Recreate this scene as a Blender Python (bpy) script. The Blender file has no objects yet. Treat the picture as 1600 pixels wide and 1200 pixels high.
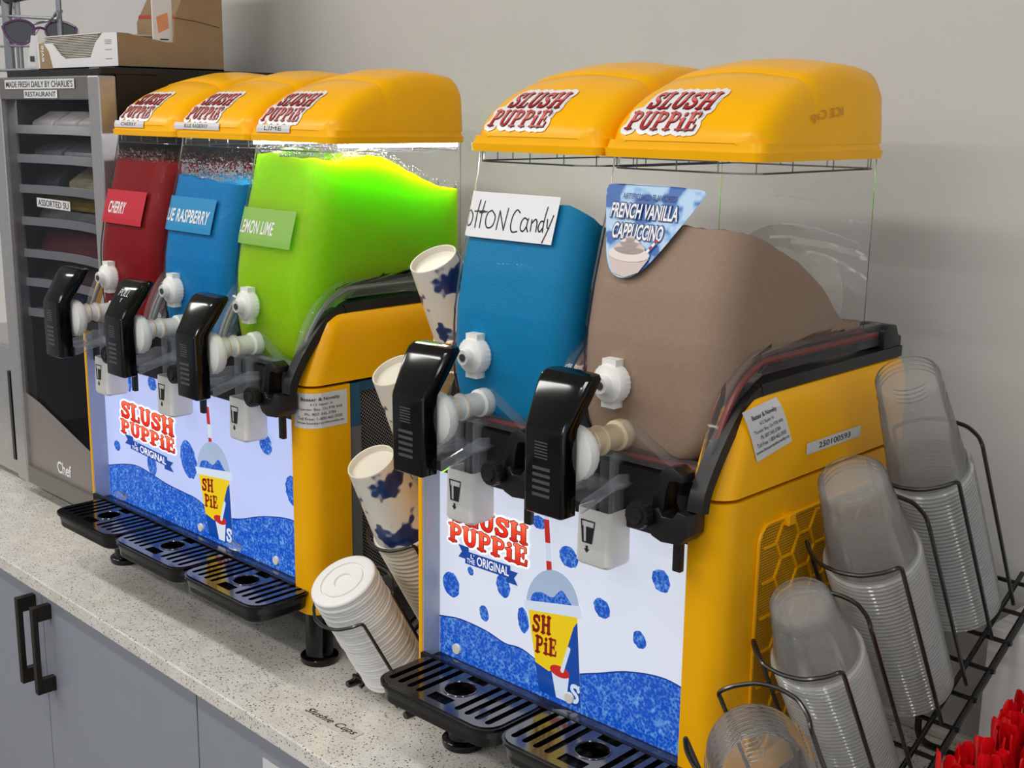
import bpy, bmesh, math, random
from mathutils import Vector, Matrix

random.seed(7)
S = bpy.context.scene
COL = S.collection
PI = math.pi

# ------------------------------------------------------------------ camera
CAM_POS = (1.95999, -0.98815, 0.77519)
RIGHT = Vector((0.69949, 0.71453, 0.01237))
UP = Vector((-0.16180, 0.14149, 0.97663))
FWD = Vector((-0.69608, 0.68515, -0.21458))
cam_data = bpy.data.cameras.new('camera')
cam_data.sensor_width = 36.0
cam_data.lens = 36.0 * 1928.74 / 1600.0
cam_data.clip_start = 0.01
cam = bpy.data.objects.new('camera', cam_data)
COL.objects.link(cam)
cam.matrix_world = Matrix(((RIGHT.x, UP.x, -FWD.x, CAM_POS[0]), (RIGHT.y, UP.y, -FWD.y, CAM_POS[1]),
                           (RIGHT.z, UP.z, -FWD.z, CAM_POS[2]), (0, 0, 0, 1)))
S.camera = cam

# ------------------------------------------------------------------ world, lights, exposure
world = bpy.data.worlds.new('world')
S.world = world
world.use_nodes = True
world.node_tree.nodes['Background'].inputs[0].default_value = (0.90, 0.93, 1.0, 1)
world.node_tree.nodes['Background'].inputs[1].default_value = 0.33

def ceiling_lamp(x, y, length, width, watts, col=(1, .975, .93)):
    ld = bpy.data.lights.new('ceiling_tube', 'AREA')
    ld.shape = 'RECTANGLE'
    ld.size, ld.size_y, ld.energy, ld.color = length, width, watts, col
    o = bpy.data.objects.new('ceiling_tube', ld)
    o.location = (x, y, 1.93)
    COL.objects.link(o)
for ly, w in ((-0.95, 12), (-2.3, 17), (-3.7, 12)):
    for lx in (-2.2, -0.6, 1.0, 2.6):
        ceiling_lamp(lx, ly, 1.25, 0.14, w * (.55 if lx > 2 else 1))
# shop-front window at the right-hand end of the shop
wd = bpy.data.lights.new('shop_window', 'AREA')
wd.shape = 'RECTANGLE'
wd.size, wd.size_y, wd.energy, wd.color = 3.4, 1.7, 15, (.84, .93, 1)
wo = bpy.data.objects.new('shop_window', wd)
wo.location = (4.7, -1.9, 0.80)
wo.rotation_euler = (math.radians(90), 0, math.radians(75))
COL.objects.link(wo)

S.view_settings.view_transform = 'Standard'
S.view_settings.look = 'None'
S.view_settings.exposure = 0.0
S.view_settings.gamma = 1.0
S.view_settings.use_curve_mapping = False
S.cycles.transparent_max_bounces = 28
S.cycles.max_bounces = 8

# ------------------------------------------------------------------ materials
def lin(c):
    return tuple(((v / 255) / 12.92 if v / 255 <= .04045 else ((v / 255 + .055) / 1.055) ** 2.4) for v in c)

def newmat(name):
    m = bpy.data.materials.new(name)
    m.use_nodes = True
    nt = m.node_tree
    b = nt.nodes['Principled BSDF']
    return m, nt, b

def pm(name, c, rough=.5, metal=0, coat=0, spec=.5, sub=0, subr=None, noise=0, nscale=40, bump=0, bscale=200, emis=None, es=0, alpha=1):
    m, nt, b = newmat(name)
    l = lin(c)
    b.inputs['Base Color'].default_value = (*l, 1)
    b.inputs['Roughness'].default_value = rough
    b.inputs['Metallic'].default_value = metal
    b.inputs['Coat Weight'].default_value = coat
    b.inputs['Coat Roughness'].default_value = .08
    b.inputs['Specular IOR Level'].default_value = spec
    b.inputs['Alpha'].default_value = alpha
    if sub:
        b.inputs['Subsurface Weight'].default_value = sub
        b.inputs['Subsurface Radius'].default_value = subr or l
        b.inputs['Subsurface Scale'].default_value = .05
    if emis:
        b.inputs['Emission Color'].default_value = (*lin(emis), 1)
        b.inputs['Emission Strength'].default_value = es
    if noise or bump:
        tc = nt.nodes.new('ShaderNodeTexCoord')
    if noise:
        n = nt.nodes.new('ShaderNodeTexNoise')
        n.inputs['Scale'].default_value = nscale
        n.inputs['Detail'].default_value = 4
        nt.links.new(tc.outputs['Object'], n.inputs['Vector'])
        r = nt.nodes.new('ShaderNodeValToRGB')
        r.color_ramp.elements[0].position = .3
        r.color_ramp.elements[1].position = .7
        r.color_ramp.elements[0].color = (*[v * (1 - noise) for v in l], 1)
        r.color_ramp.elements[1].color = (*[min(1, v * (1 + noise)) for v in l], 1)
        nt.links.new(n.outputs['Fac'], r.inputs['Fac'])
        nt.links.new(r.outputs['Color'], b.inputs['Base Color'])
    if bump:
        n = nt.nodes.new('ShaderNodeTexNoise')
        n.inputs['Scale'].default_value = bscale
        n.inputs['Detail'].default_value = 3
        nt.links.new(tc.outputs['Object'], n.inputs['Vector'])
        bp = nt.nodes.new('ShaderNodeBump')
        bp.inputs['Strength'].default_value = bump
        bp.inputs['Distance'].default_value = .002
        nt.links.new(n.outputs['Fac'], bp.inputs['Height'])
        nt.links.new(bp.outputs['Normal'], b.inputs['Normal'])
    return m

def clear(name, tint=(255, 255, 255), haze=.03, hazec=(230, 235, 240), ior_blend=.12, rough=.04):
    """thin clear plastic: see-through with a fresnel sheen and a little haze"""
    m = bpy.data.materials.new(name)
    m.use_nodes = True
    nt = m.node_tree
    nt.nodes.clear()
    out = nt.nodes.new('ShaderNodeOutputMaterial')
    tr = nt.nodes.new('ShaderNodeBsdfTransparent'); tr.inputs[0].default_value = (*lin(tint), 1)
    gl = nt.nodes.new('ShaderNodeBsdfGlossy'); gl.inputs['Roughness'].default_value = rough
    gl.inputs[0].default_value = (.95, .95, .95, 1)
    df = nt.nodes.new('ShaderNodeBsdfDiffuse'); df.inputs[0].default_value = (*lin(hazec), 1)
    lw = nt.nodes.new('ShaderNodeLayerWeight'); lw.inputs[0].default_value = ior_blend
    tl = nt.nodes.new('ShaderNodeBsdfTranslucent'); tl.inputs[0].default_value = (*lin(hazec), 1)
    m0 = nt.nodes.new('ShaderNodeMixShader'); m0.inputs[0].default_value = .5
    nt.links.new(df.outputs[0], m0.inputs[1]); nt.links.new(tl.outputs[0], m0.inputs[2])
    m1 = nt.nodes.new('ShaderNodeMixShader'); m1.inputs[0].default_value = haze
    m2 = nt.nodes.new('ShaderNodeMixShader')
    nt.links.new(tr.outputs[0], m1.inputs[1]); nt.links.new(m0.outputs[0], m1.inputs[2])
    nt.links.new(lw.outputs['Fresnel'], m2.inputs[0])
    nt.links.new(m1.outputs[0], m2.inputs[1]); nt.links.new(gl.outputs[0], m2.inputs[2])
    nt.links.new(m2.outputs[0], out.inputs[0])
    return m

def lit(name, c, es, c2=None, scale=300, lo=.35, hi=.75):
    """backlit print: the ink filters the lamp behind it"""
    m, nt, b = newmat(name)
    b.inputs['Base Color'].default_value = (*[v * (.35 if es else 1) for v in lin(c)], 1)
    b.inputs['Roughness'].default_value = .25
    b.inputs['Emission Color'].default_value = (*lin(c), 1)
    b.inputs['Emission Strength'].default_value = es
    if c2:
        tc = nt.nodes.new('ShaderNodeTexCoord')
        v = nt.nodes.new('ShaderNodeTexVoronoi'); v.inputs['Scale'].default_value = scale
        n = nt.nodes.new('ShaderNodeTexNoise'); n.inputs['Scale'].default_value = scale * .35
        n.inputs['Detail'].default_value = 5
        nt.links.new(tc.outputs['Object'], v.inputs['Vector']); nt.links.new(tc.outputs['Object'], n.inputs['Vector'])
        mx = nt.nodes.new('ShaderNodeMath'); mx.operation = 'MULTIPLY'
        nt.links.new(v.outputs['Distance'], mx.inputs[0]); nt.links.new(n.outputs['Fac'], mx.inputs[1])
        r = nt.nodes.new('ShaderNodeValToRGB')
        r.color_ramp.elements[0].position = lo * .5; r.color_ramp.elements[1].position = hi * .6
        r.color_ramp.elements[0].color = (*lin(c), 1); r.color_ramp.elements[1].color = (*lin(c2), 1)
        nt.links.new(mx.outputs[0], r.inputs['Fac'])
        nt.links.new(r.outputs['Color'], b.inputs['Emission Color'])
        if not es: nt.links.new(r.outputs['Color'], b.inputs['Base Color'])
    return m

def tone_mat(name, stops, es=0, rough=.3):
    """printed gradient following the lettering's own height (attribute 'tone')"""
    m, nt, b = newmat(name)
    a = nt.nodes.new('ShaderNodeAttribute'); a.attribute_name = 'tone'
    r = nt.nodes.new('ShaderNodeValToRGB')
    els = r.color_ramp.elements
    els[0].position, els[0].color = stops[0][0], (*lin(stops[0][1]), 1)
    els[1].position, els[1].color = stops[-1][0], (*lin(stops[-1][1]), 1)
    for p, c in stops[1:-1]:
        e = els.new(p); e.color = (*lin(c), 1)
    nt.links.new(a.outputs['Fac'], r.inputs['Fac'])
    nt.links.new(r.outputs['Color'], b.inputs['Base Color'])
    b.inputs['Roughness'].default_value = rough
    if es:
        nt.links.new(r.outputs['Color'], b.inputs['Emission Color'])
        b.inputs['Emission Strength'].default_value = es
    return m

def mesh_mat(name, c, hole, freq, axes=('Y', 'Z'), fill=.62, see_through=True, diag=False, rough=.4):
    """fine perforated or woven sheet, holes far too small to pick apart"""
    m, nt, b = newmat(name)
    b.inputs['Base Color'].default_value = (*lin(c), 1); b.inputs['Roughness'].default_value = rough
    tc = nt.nodes.new('ShaderNodeTexCoord'); sp = nt.nodes.new('ShaderNodeSeparateXYZ')
    mp = nt.nodes.new('ShaderNodeMapping')
    if diag:
        mp.inputs['Rotation'].default_value = (math.radians(38), 0, 0)
    nt.links.new(tc.outputs['Object'], mp.inputs['Vector']); nt.links.new(mp.outputs['Vector'], sp.inputs[0])
    outs = []
    for ax in axes:
        mu = nt.nodes.new('ShaderNodeMath'); mu.operation = 'MULTIPLY'; mu.inputs[1].default_value = freq
        fr = nt.nodes.new('ShaderNodeMath'); fr.operation = 'FRACT'
        cp = nt.nodes.new('ShaderNodeMath'); cp.operation = 'LESS_THAN'; cp.inputs[1].default_value = fill
        nt.links.new(sp.outputs[ax], mu.inputs[0]); nt.links.new(mu.outputs[0], fr.inputs[0]); nt.links.new(fr.outputs[0], cp.inputs[0])
        outs.append(cp)
    an = nt.nodes.new('ShaderNodeMath'); an.operation = 'MULTIPLY'
    nt.links.new(outs[0].outputs[0], an.inputs[0]); nt.links.new(outs[1].outputs[0], an.inputs[1])
    mx = nt.nodes.new('ShaderNodeMixShader')
    if see_through:
        h = nt.nodes.new('ShaderNodeBsdfTransparent')
    else:
        h = nt.nodes.new('ShaderNodeBsdfDiffuse'); h.inputs[0].default_value = (*lin(hole), 1)
    out = nt.nodes['Material Output']
    nt.links.new(an.outputs[0], mx.inputs[0]); nt.links.new(b.outputs[0], mx.inputs[1]); nt.links.new(h.outputs[0], mx.inputs[2])
    nt.links.new(mx.outputs[0], out.inputs[0])
    return m

def quartz(name):
    m, nt, b = newmat(name)
    b.inputs['Roughness'].default_value = .16
    tc = nt.nodes.new('ShaderNodeTexCoord')
    n = nt.nodes.new('ShaderNodeTexNoise'); n.inputs['Scale'].default_value = 25; n.inputs['Detail'].default_value = 6
    nt.links.new(tc.outputs['Object'], n.inputs['Vector'])
    r = nt.nodes.new('ShaderNodeValToRGB')
    r.color_ramp.elements[0].color = (*lin((210, 206, 199)), 1); r.color_ramp.elements[0].position = .3
    r.color_ramp.elements[1].color = (*lin((228, 225, 218)), 1); r.color_ramp.elements[1].position = .7
    nt.links.new(n.outputs['Fac'], r.inputs['Fac'])
    prev = r.outputs['Color']
    for sc, th, col in ((210, .27, (88, 80, 72)), (420, .30, (120, 112, 102)), (300, .2, (250, 249, 245))):
        v = nt.nodes.new('ShaderNodeTexVoronoi'); v.inputs['Scale'].default_value = sc
        nt.links.new(tc.outputs['Object'], v.inputs['Vector'])
        w = nt.nodes.new('ShaderNodeMath'); w.operation = 'LESS_THAN'; w.inputs[1].default_value = th
        nt.links.new(v.outputs['Distance'], w.inputs[0])
        sx = nt.nodes.new('ShaderNodeSeparateColor'); nt.links.new(v.outputs['Color'], sx.inputs[0])
        g = nt.nodes.new('ShaderNodeMath'); g.operation = 'GREATER_THAN'; g.inputs[1].default_value = .58
        nt.links.new(sx.outputs[0], g.inputs[0])
        a = nt.nodes.new('ShaderNodeMath'); a.operation = 'MULTIPLY'
        nt.links.new(w.outputs[0], a.inputs[0]); nt.links.new(g.outputs[0], a.inputs[1])
        x = nt.nodes.new('ShaderNodeMixRGB'); x.inputs[2].default_value = (*lin(col), 1)
        nt.links.new(a.outputs[0], x.inputs[0]); nt.links.new(prev, x.inputs[1])
        prev = x.outputs[0]
    nt.links.new(prev, b.inputs['Base Color'])
    return m

def splash(name, base, blot, scale, th=.55, c3=None):
    """paper cup print: soft-edged blots of ink on white paper"""
    m, nt, b = newmat(name)
    b.inputs['Roughness'].default_value = .3
    tc = nt.nodes.new('ShaderNodeTexCoord')
    n = nt.nodes.new('ShaderNodeTexNoise'); n.inputs['Scale'].default_value = scale; n.inputs['Detail'].default_value = 2
    nt.links.new(tc.outputs['Object'], n.inputs['Vector'])
    r = nt.nodes.new('ShaderNodeValToRGB')
    r.color_ramp.elements[0].position = th; r.color_ramp.elements[1].position = th + .03
    r.color_ramp.elements[0].color = (*lin(base), 1); r.color_ramp.elements[1].color = (*lin(blot), 1)
    if c3:
        e = r.color_ramp.elements.new(th + .09); e.color = (*lin(c3), 1)
    nt.links.new(n.outputs['Fac'], r.inputs['Fac']); nt.links.new(r.outputs['Color'], b.inputs['Base Color'])
    return m

M = {}
M['wall'] = pm('wall_paint', (206, 205, 202), .7, noise=.02, nscale=6, bump=.08, bscale=260)
M['ceil'] = pm('ceiling_white', (225, 225, 222), .8)
M['floor'] = pm('floor_vinyl', (130, 126, 120), .5, noise=.1, nscale=8)
M['quartz'] = quartz('quartz_top')
M['cab'] = pm('cabinet_grey', (142, 147, 158), .42, noise=.015, nscale=20)
M['cabdark'] = pm('cabinet_gap', (40, 40, 44), .7)
M['bronze'] = pm('dark_bronze', (52, 47, 42), .35, metal=.7)
M['yellow'] = pm('yellow_plastic', (252, 182, 0), .28, spec=.22, noise=.03, nscale=14)
M['yellow2'] = pm('yellow_side_panel', (248, 178, 0), .24, spec=.25, noise=.02, nscale=9)
M['yemb'] = pm('yellow_embossed', (196, 138, 8), .4)
M['black'] = pm('black_gloss', (6, 6, 7), .10, spec=.4)
M['blackm'] = pm('black_satin', (14, 14, 16), .38)
M['tray'] = pm('black_tray', (10, 10, 12), .2)
M['grate'] = pm('black_grate', (14, 14, 18), .14, coat=.6, spec=.9)
M['void'] = pm('dark_inside', (4, 4, 5), .9)
M['groove'] = pm('grey_groove', (70, 70, 74), .4)
M['white'] = pm('white_nylon', (236, 236, 232), .42)
M['whitegloss'] = pm('white_gloss', (232, 231, 228), .25)
M['ivory'] = pm('aged_nylon', (214, 196, 164), .4)
M['clear'] = clear('clear_bowl', haze=.012, ior_blend=.06)
M['clearpart'] = clear('clear_part', haze=.16, ior_blend=.12, tint=(250, 251, 253))
M['flange'] = clear('clear_flange', haze=.10, ior_blend=.16)
M['cupinner'] = clear('clear_cup_inner', haze=.13, hazec=(252, 253, 252), ior_blend=.08, rough=.12, tint=(250, 250, 250))
M['cuprim'] = clear('clear_cup_rim', haze=.34, hazec=(250, 251, 250), ior_blend=.26, rough=.05, tint=(250, 250, 250))
M['cupclear'] = clear('clear_cup', haze=.06, hazec=(252, 253, 252), ior_blend=.10, rough=.06, tint=(252, 252, 252))
M['cupnest'] = clear('clear_cup_nested', haze=.05, hazec=(236, 238, 236), ior_blend=.12, rough=.1, tint=(250, 250, 250))
M['red_gasket'] = pm('red_gasket', (120, 42, 36), .35)
M['grey_gasket'] = pm('grey_gasket', (120, 125, 120), .4)
M['paper'] = pm('white_paper', (232, 232, 234), .6)
M['label'] = pm('white_label', (214, 213, 214), .5)
M['ink'] = pm('black_ink', (24, 24, 30), .5)
M['steel'] = pm('brushed_steel', (176, 174, 172), .28, metal=.6, noise=.06, nscale=90)
M['steeld'] = pm('dark_steel', (122, 117, 112), .36, metal=.45, noise=.05, nscale=60)
M['blackbox'] = pm('fridge_black', (12, 12, 13), .5)
M['card'] = pm('kraft_card', (152, 126, 94), .85, noise=.06, nscale=30)
M['card2'] = pm('kraft_edge', (196, 164, 122), .9)
M['cardw'] = pm('white_card', (222, 220, 220), .6)
M['redtape'] = pm('red_stripe', (182, 62, 48), .6)
M['orange'] = pm('orange_print', (222, 150, 104), .6)
M['wire'] = pm('black_wire', (12, 12, 13), .3, coat=.3)
M['chrome'] = pm('grey_wire', (150, 152, 156), .35, metal=.8)
M['foam'] = pm('white_foam_lid', (228, 228, 226), .5)
M['papercup'] = splash('printed_paper_cup', (228, 224, 214), (34, 62, 120), 26, .53, (22, 40, 92))
M['cupwhite'] = pm('paper_cup_rim', (226, 220, 204), .5)
M['redplastic'] = pm('red_plastic', (214, 10, 20), .28, coat=.2)
M['purple'] = pm('purple_plastic', (96, 52, 100), .25, coat=.4)
M['lens'] = clear('smoked_lens', tint=(70, 66, 68), haze=.02, ior_blend=.3)
M['blueTape'] = pm('blue_tape', (34, 92, 124), .4)
M['greyframe'] = pm('grey_frame', (112, 116, 120), .45)
M['coil'] = pm('condenser_inside', (58, 20, 22), .6, noise=.8, nscale=24)

# ------------------------------------------------------------------ mesh helpers
class MB:
    def __init__(s):
        s.v, s.f, s.m, s.t = [], [], [], []
    def add(s, vs, fs, mi=0, tone=None):
        o = len(s.v)
        s.v += [tuple(p) for p in vs]
        s.t += list(tone) if tone else [0.] * len(vs)
        for f in fs:
            s.f.append([i + o for i in f]); s.m.append(mi)
        return s
    def box(s, x0, x1, y0, y1, z0, z1, mi=0):
        return s.add([(x0, y0, z0), (x1, y0, z0), (x1, y1, z0), (x0, y1, z0), (x0, y0, z1), (x1, y0, z1), (x1, y1, z1), (x0, y1, z1)],
                     [(0, 3, 2, 1), (4, 5, 6, 7), (0, 1, 5, 4), (1, 2, 6, 5), (2, 3, 7, 6), (3, 0, 4, 7)], mi)
    def prism(s, prof, a0, a1, axis='x', mi=0):
        n = len(prof)
        def P(p, a):
            return {'x': (a, p[0], p[1]), 'y': (p[0], a, p[1]), 'z': (p[0], p[1], a)}[axis]
        vs = [P(p, a0) for p in prof] + [P(p, a1) for p in prof]
        fs = [tuple(range(n))[::-1], tuple(range(n, 2 * n))] + [(i, (i + 1) % n, n + (i + 1) % n, n + i) for i in range(n)]
        return s.add(vs, fs, mi)
    def loft(s, rings, cap0=True, cap1=True, mi=0, close=True):
        n = len(rings[0]); vs = [p for r in rings for p in r]; fs = []
        for i in range(len(rings) - 1):
            for j in range(n if close else n - 1):
                k = (j + 1) % n
                fs.append((i * n + j, i * n + k, (i + 1) * n + k, (i + 1) * n + j))
        if cap0: fs.append(tuple(range(n))[::-1])
        if cap1: fs.append(tuple(range((len(rings) - 1) * n, len(rings) * n)))
        return s.add(vs, fs, mi)
    def tube(s, path, r, n=8, closed=False, mi=0, radii=None):
        P = [Vector(p) for p in path]; N = len(P); rings = []
        prev = None
        for i in range(N):
            a = P[(i - 1) % N] if (i > 0 or closed) else P[0]
            b = P[(i + 1) % N] if (i < N - 1 or closed) else P[-1]
            t = (b - a)
            t = t.normalized() if t.length > 1e-9 else Vector((0, 0, 1))
            if prev is None:
                u = t.orthogonal().normalized()
            else:
                u = prev - t * prev.dot(t)
                u = u.normalized() if u.length > 1e-6 else t.orthogonal().normalized()
            prev = u; w = t.cross(u)
            rr = radii[i] if radii else r
            rings.append([P[i] + (u * math.cos(2 * PI * k / n) + w * math.sin(2 * PI * k / n)) * rr for k in range(n)])
        if closed:
            rings.append(rings[0])
            return s.loft(rings, False, False, mi)
        return s.loft(rings, True, True, mi)
    def lathe(s, prof, n=32, base=(0, 0, 0), axis='z', cap0=False, cap1=False, mi=0, rmod=None):
        rings = []
        for r, h in prof:
            ring = []
            for k in range(n):
                a = 2 * PI * k / n
                q = r * (rmod(k, n, r, h) if rmod else 1)
                c, d = q * math.cos(a), q * math.sin(a)
                p = {'z': (c, d, h), 'y': (c, -h, d), 'x': (h, c, d)}[axis]
                ring.append((p[0] + base[0], p[1] + base[1], p[2] + base[2]))
            rings.append(ring)
        return s.loft(rings, cap0, cap1, mi)
    def flat(s, vf, fn, mi=0, tone=None):
        vs, fs = vf
        return s.add([fn(p[0], p[1]) for p in vs], fs, mi, tone)
    def build(s, name, mats, parent=None, smooth=35, bevel=0, segs=2, loc=None):
        me = bpy.data.meshes.new(name)
        me.from_pydata(s.v, [], s.f)
        if not isinstance(mats, (list, tuple)): mats = [mats]
        for m in mats: me.materials.append(M[m] if isinstance(m, str) else m)
        me.polygons.foreach_set('material_index', s.m)
        if any(s.t):
            a = me.attributes.new('tone', 'FLOAT', 'POINT'); a.data.foreach_set('value', s.t)
        bm = bmesh.new(); bm.from_mesh(me)
        bmesh.ops.recalc_face_normals(bm, faces=bm.faces)
        if bevel:
            es = [e for e in bm.edges if len(e.link_faces) == 2 and e.calc_face_angle(0) > .6]
            bmesh.ops.bevel(bm, geom=es, offset=bevel, segments=segs, profile=.5, affect='EDGES', clamp_overlap=True)
        bm.to_mesh(me); bm.free()
        if smooth:
            me.polygons.foreach_set('use_smooth', [True] * len(me.polygons))
            me.set_sharp_from_angle(angle=math.radians(smooth))
        me.update()
        o = bpy.data.objects.new(name, me)
        COL.objects.link(o)
        if parent: o.parent = parent
        if loc: o.location = loc
        return o

def dup(o, parent=None, loc=None, rot=None):
    c = o.copy(); COL.objects.link(c)
    c.parent = parent
    if loc is not None: c.location = loc
    if rot is not None: c.rotation_euler = rot
    return c

def tag(o, label, cat, group=None, kind=None):
    o['label'] = label; o['category'] = cat
    if group: o['group'] = group
    if kind: o['kind'] = kind
    return o

def struct(o):
    o['kind'] = 'structure'; return o

def empty(name, loc=(0, 0, 0), rz=0):
    o = bpy.data.objects.new(name, None); o.empty_display_size = .05
    COL.objects.link(o); o.location = loc; o.rotation_euler = (0, 0, rz)
    return o

def rrect(x0, x1, y0, y1, r, n=6, z=0, rb=None):
    r = min(r, (x1 - x0) / 2 - 1e-4, (y1 - y0) / 2 - 1e-4); pts = []
    b = r if rb is None else min(rb, r)
    for cx, cy, a0, r in ((x1 - b, y1 - b, 0, b), (x0 + b, y1 - b, 90, b), (x0 + r, y0 + r, 180, r), (x1 - r, y0 + r, 270, r)):
        for k in range(n + 1):
            a = math.radians(a0 + 90 * k / n)
            pts.append((cx + r * math.cos(a), cy + r * math.sin(a), z))
    return pts

def fillet(path, r, n=5):
    P = [Vector(p) for p in path]; out = [P[0]]
    for i in range(1, len(P) - 1):
        a, b, c = P[i - 1], P[i], P[i + 1]
        d1, d2 = (a - b), (c - b)
        rr = min(r, d1.length * .45, d2.length * .45)
        p, q = b + d1.normalized() * rr, b + d2.normalized() * rr
        for k in range(n + 1):
            t = k / n
            out.append(p * (1 - t) ** 2 + b * 2 * t * (1 - t) + q * t ** 2)
    out.append(P[-1])
    return out

def lerp_tab(tab, x):
    if x <= tab[0][0]: return tab[0][1]
    for (a, b), (c, d) in zip(tab, tab[1:]):
        if x <= c: return b + (d - b) * (x - a) / (c - a)
    return tab[-1][1]

def fill2d(loops, extrude=0.):
    """flat outline with holes -> triangles"""
    cu = bpy.data.curves.new('outline', 'CURVE'); cu.dimensions = '2D'
    cu.fill_mode = 'BOTH'; cu.extrude = extrude
    for lp in loops:
        sp = cu.splines.new('POLY'); sp.points.add(len(lp) - 1)
        for p, q in zip(sp.points, lp): p.co = (q[0], q[1], 0, 1)
        sp.use_cyclic_u = True
    o = bpy.data.objects.new('outline', cu)
    me = bpy.data.meshes.new_from_object(o)
    vs = [tuple(v.co) for v in me.vertices]; fs = [tuple(p.vertices) for p in me.polygons]
    bpy.data.objects.remove(o); bpy.data.curves.remove(cu); bpy.data.meshes.remove(me)
    return vs, fs

_tc = {}
def text2d(t, bold=0., shear=0., spacing=1.0):
    k = (t, bold, shear, spacing)
    if k in _tc: return _tc[k]
    cu = bpy.data.curves.new('text', 'FONT'); cu.body = t; cu.size = 1; cu.offset = bold; cu.shear = shear
    cu.space_character = spacing; cu.resolution_u = 4; cu.fill_mode = 'FRONT'
    o = bpy.data.objects.new('text', cu)
    me = bpy.data.meshes.new_from_object(o)
    vs = [(v.co.x, v.co.y) for v in me.vertices]; fs = [tuple(p.vertices) for p in me.polygons]
    bpy.data.objects.remove(o); bpy.data.curves.remove(cu); bpy.data.meshes.remove(me)
    if vs:
        x0, x1 = min(v[0] for v in vs), max(v[0] for v in vs); y0, y1 = min(v[1] for v in vs), max(v[1] for v in vs)
        vs = [((v[0] - x0) / max(x1 - x0, 1e-6), (v[1] - y0) / max(y1 - y0, 1e-6)) for v in vs]
    _tc[k] = (vs, fs)
    return _tc[k]

def put_text(mb, t, x0, x1, z0, z1, fn, mi, bold=0., shear=0., spacing=1.0, skew=0., rise=0.):
    vs, fs = text2d(t, bold, shear, spacing)
    vs = [(x0 + (x1 - x0) * a + skew * b, z0 + (z1 - z0) * b + rise * a) for a, b in vs]
    mb.flat((vs, fs), fn, mi)

def stroke2d(path, w, joins=True, n=8):
    vs, fs = [], []
    for (a, b) in zip(path, path[1:]):
        dx, dy = b[0] - a[0], b[1] - a[1]; L = math.hypot(dx, dy)
        if L < 1e-9: continue
        nx, ny = -dy / L * w / 2, dx / L * w / 2
        o = len(vs)
        vs += [(a[0] + nx, a[1] + ny), (a[0] - nx, a[1] - ny), (b[0] - nx, b[1] - ny), (b[0] + nx, b[1] + ny)]
        fs.append((o, o + 1, o + 2, o + 3))
    if joins:
        for p in path:
            o = len(vs)
            vs += [(p[0] + w / 2 * math.cos(2 * PI * k / n), p[1] + w / 2 * math.sin(2 * PI * k / n)) for k in range(n)]
            fs.append(tuple(range(o, o + n)))
    return vs, fs

def smooth2(pts, n=5, closed=False):
    """Catmull-Rom through 2-D points"""
    out = []; N = len(pts)
    rng = range(N) if closed else range(N - 1)
    for i in rng:
        p0 = pts[(i - 1) % N] if (closed or i > 0) else pts[0]
        p1 = pts[i]; p2 = pts[(i + 1) % N]
        p3 = pts[(i + 2) % N] if (closed or i + 2 < N) else pts[-1]
        for k in range(n):
            t = k / n
            out.append(tuple(.5 * (2 * p1[d] + (p2[d] - p0[d]) * t + (2 * p0[d] - 5 * p1[d] + 4 * p2[d] - p3[d]) * t * t
                                   + (3 * p1[d] - p0[d] - 3 * p2[d] + p3[d]) * t ** 3) for d in range(2)))
    if not closed: out.append(tuple(pts[-1]))
    return out

# slab-serif capitals of the drinks logo: strokes (path, width)
def _c(p): return smooth2(p, 4)
T, SF = .25, .13
GLYPH = {
 'S': (.76, [(_c([(.62, .70), (.56, .85), (.38, .90), (.19, .84), (.16, .68), (.30, .56), (.48, .45), (.57, .30), (.50, .14), (.32, .09), (.14, .15), (.08, .30)]), .21),
             ([(.63, .66), (.65, .95)], .10), ([(.07, .05), (.07, .34)], .10)]),
 'L': (.70, [([(.22, .06), (.22, .94)], T), ([(.04, .94), (.42, .94)], SF), ([(.04, .06), (.64, .06)], SF), ([(.62, .06), (.64, .30)], .12)]),
 'U': (.90, [(_c([(.22, .94), (.22, .40), (.28, .18), (.45, .09), (.60, .16), (.67, .38), (.67, .94)]), .22), ([(.06, .94), (.36, .94)], SF), ([(.56, .94), (.80, .94)], SF)]),
 'H': (.94, [([(.22, .06), (.22, .94)], T), ([(.70, .06), (.70, .94)], T), ([(.22, .5), (.70, .5)], .16), ([(.06, .94), (.36, .94)], SF), ([(.06, .06), (.36, .06)], SF), ([(.57, .94), (.86, .94)], SF), ([(.57, .06), (.86, .06)], SF)]),
 'P': (.78, [([(.22, .06), (.22, .94)], T), (_c([(.22, .92), (.48, .91), (.62, .82), (.64, .68), (.56, .53), (.40, .48), (.22, .48)]), .17), ([(.04, .94), (.3, .94)], SF), ([(.04, .06), (.42, .06)], SF)]),
 'i': (.46, [([(.22, .06), (.22, .60)], T), ([(.05, .60), (.30, .60)], SF), ([(.03, .06), (.42, .06)], SF), ([(.22, .86), (.23, .87)], .25)]),
 'E': (.78, [([(.22, .06), (.22, .94)], T), ([(.04, .94), (.62, .94)], SF), ([(.04, .06), (.66, .06)], SF), ([(.22, .5), (.50, .5)], .14), ([(.62, .94), (.63, .72)], .12), ([(.66, .06), (.68, .30)], .12), ([(.52, .38), (.52, .62)], .1)]),
}
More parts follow.
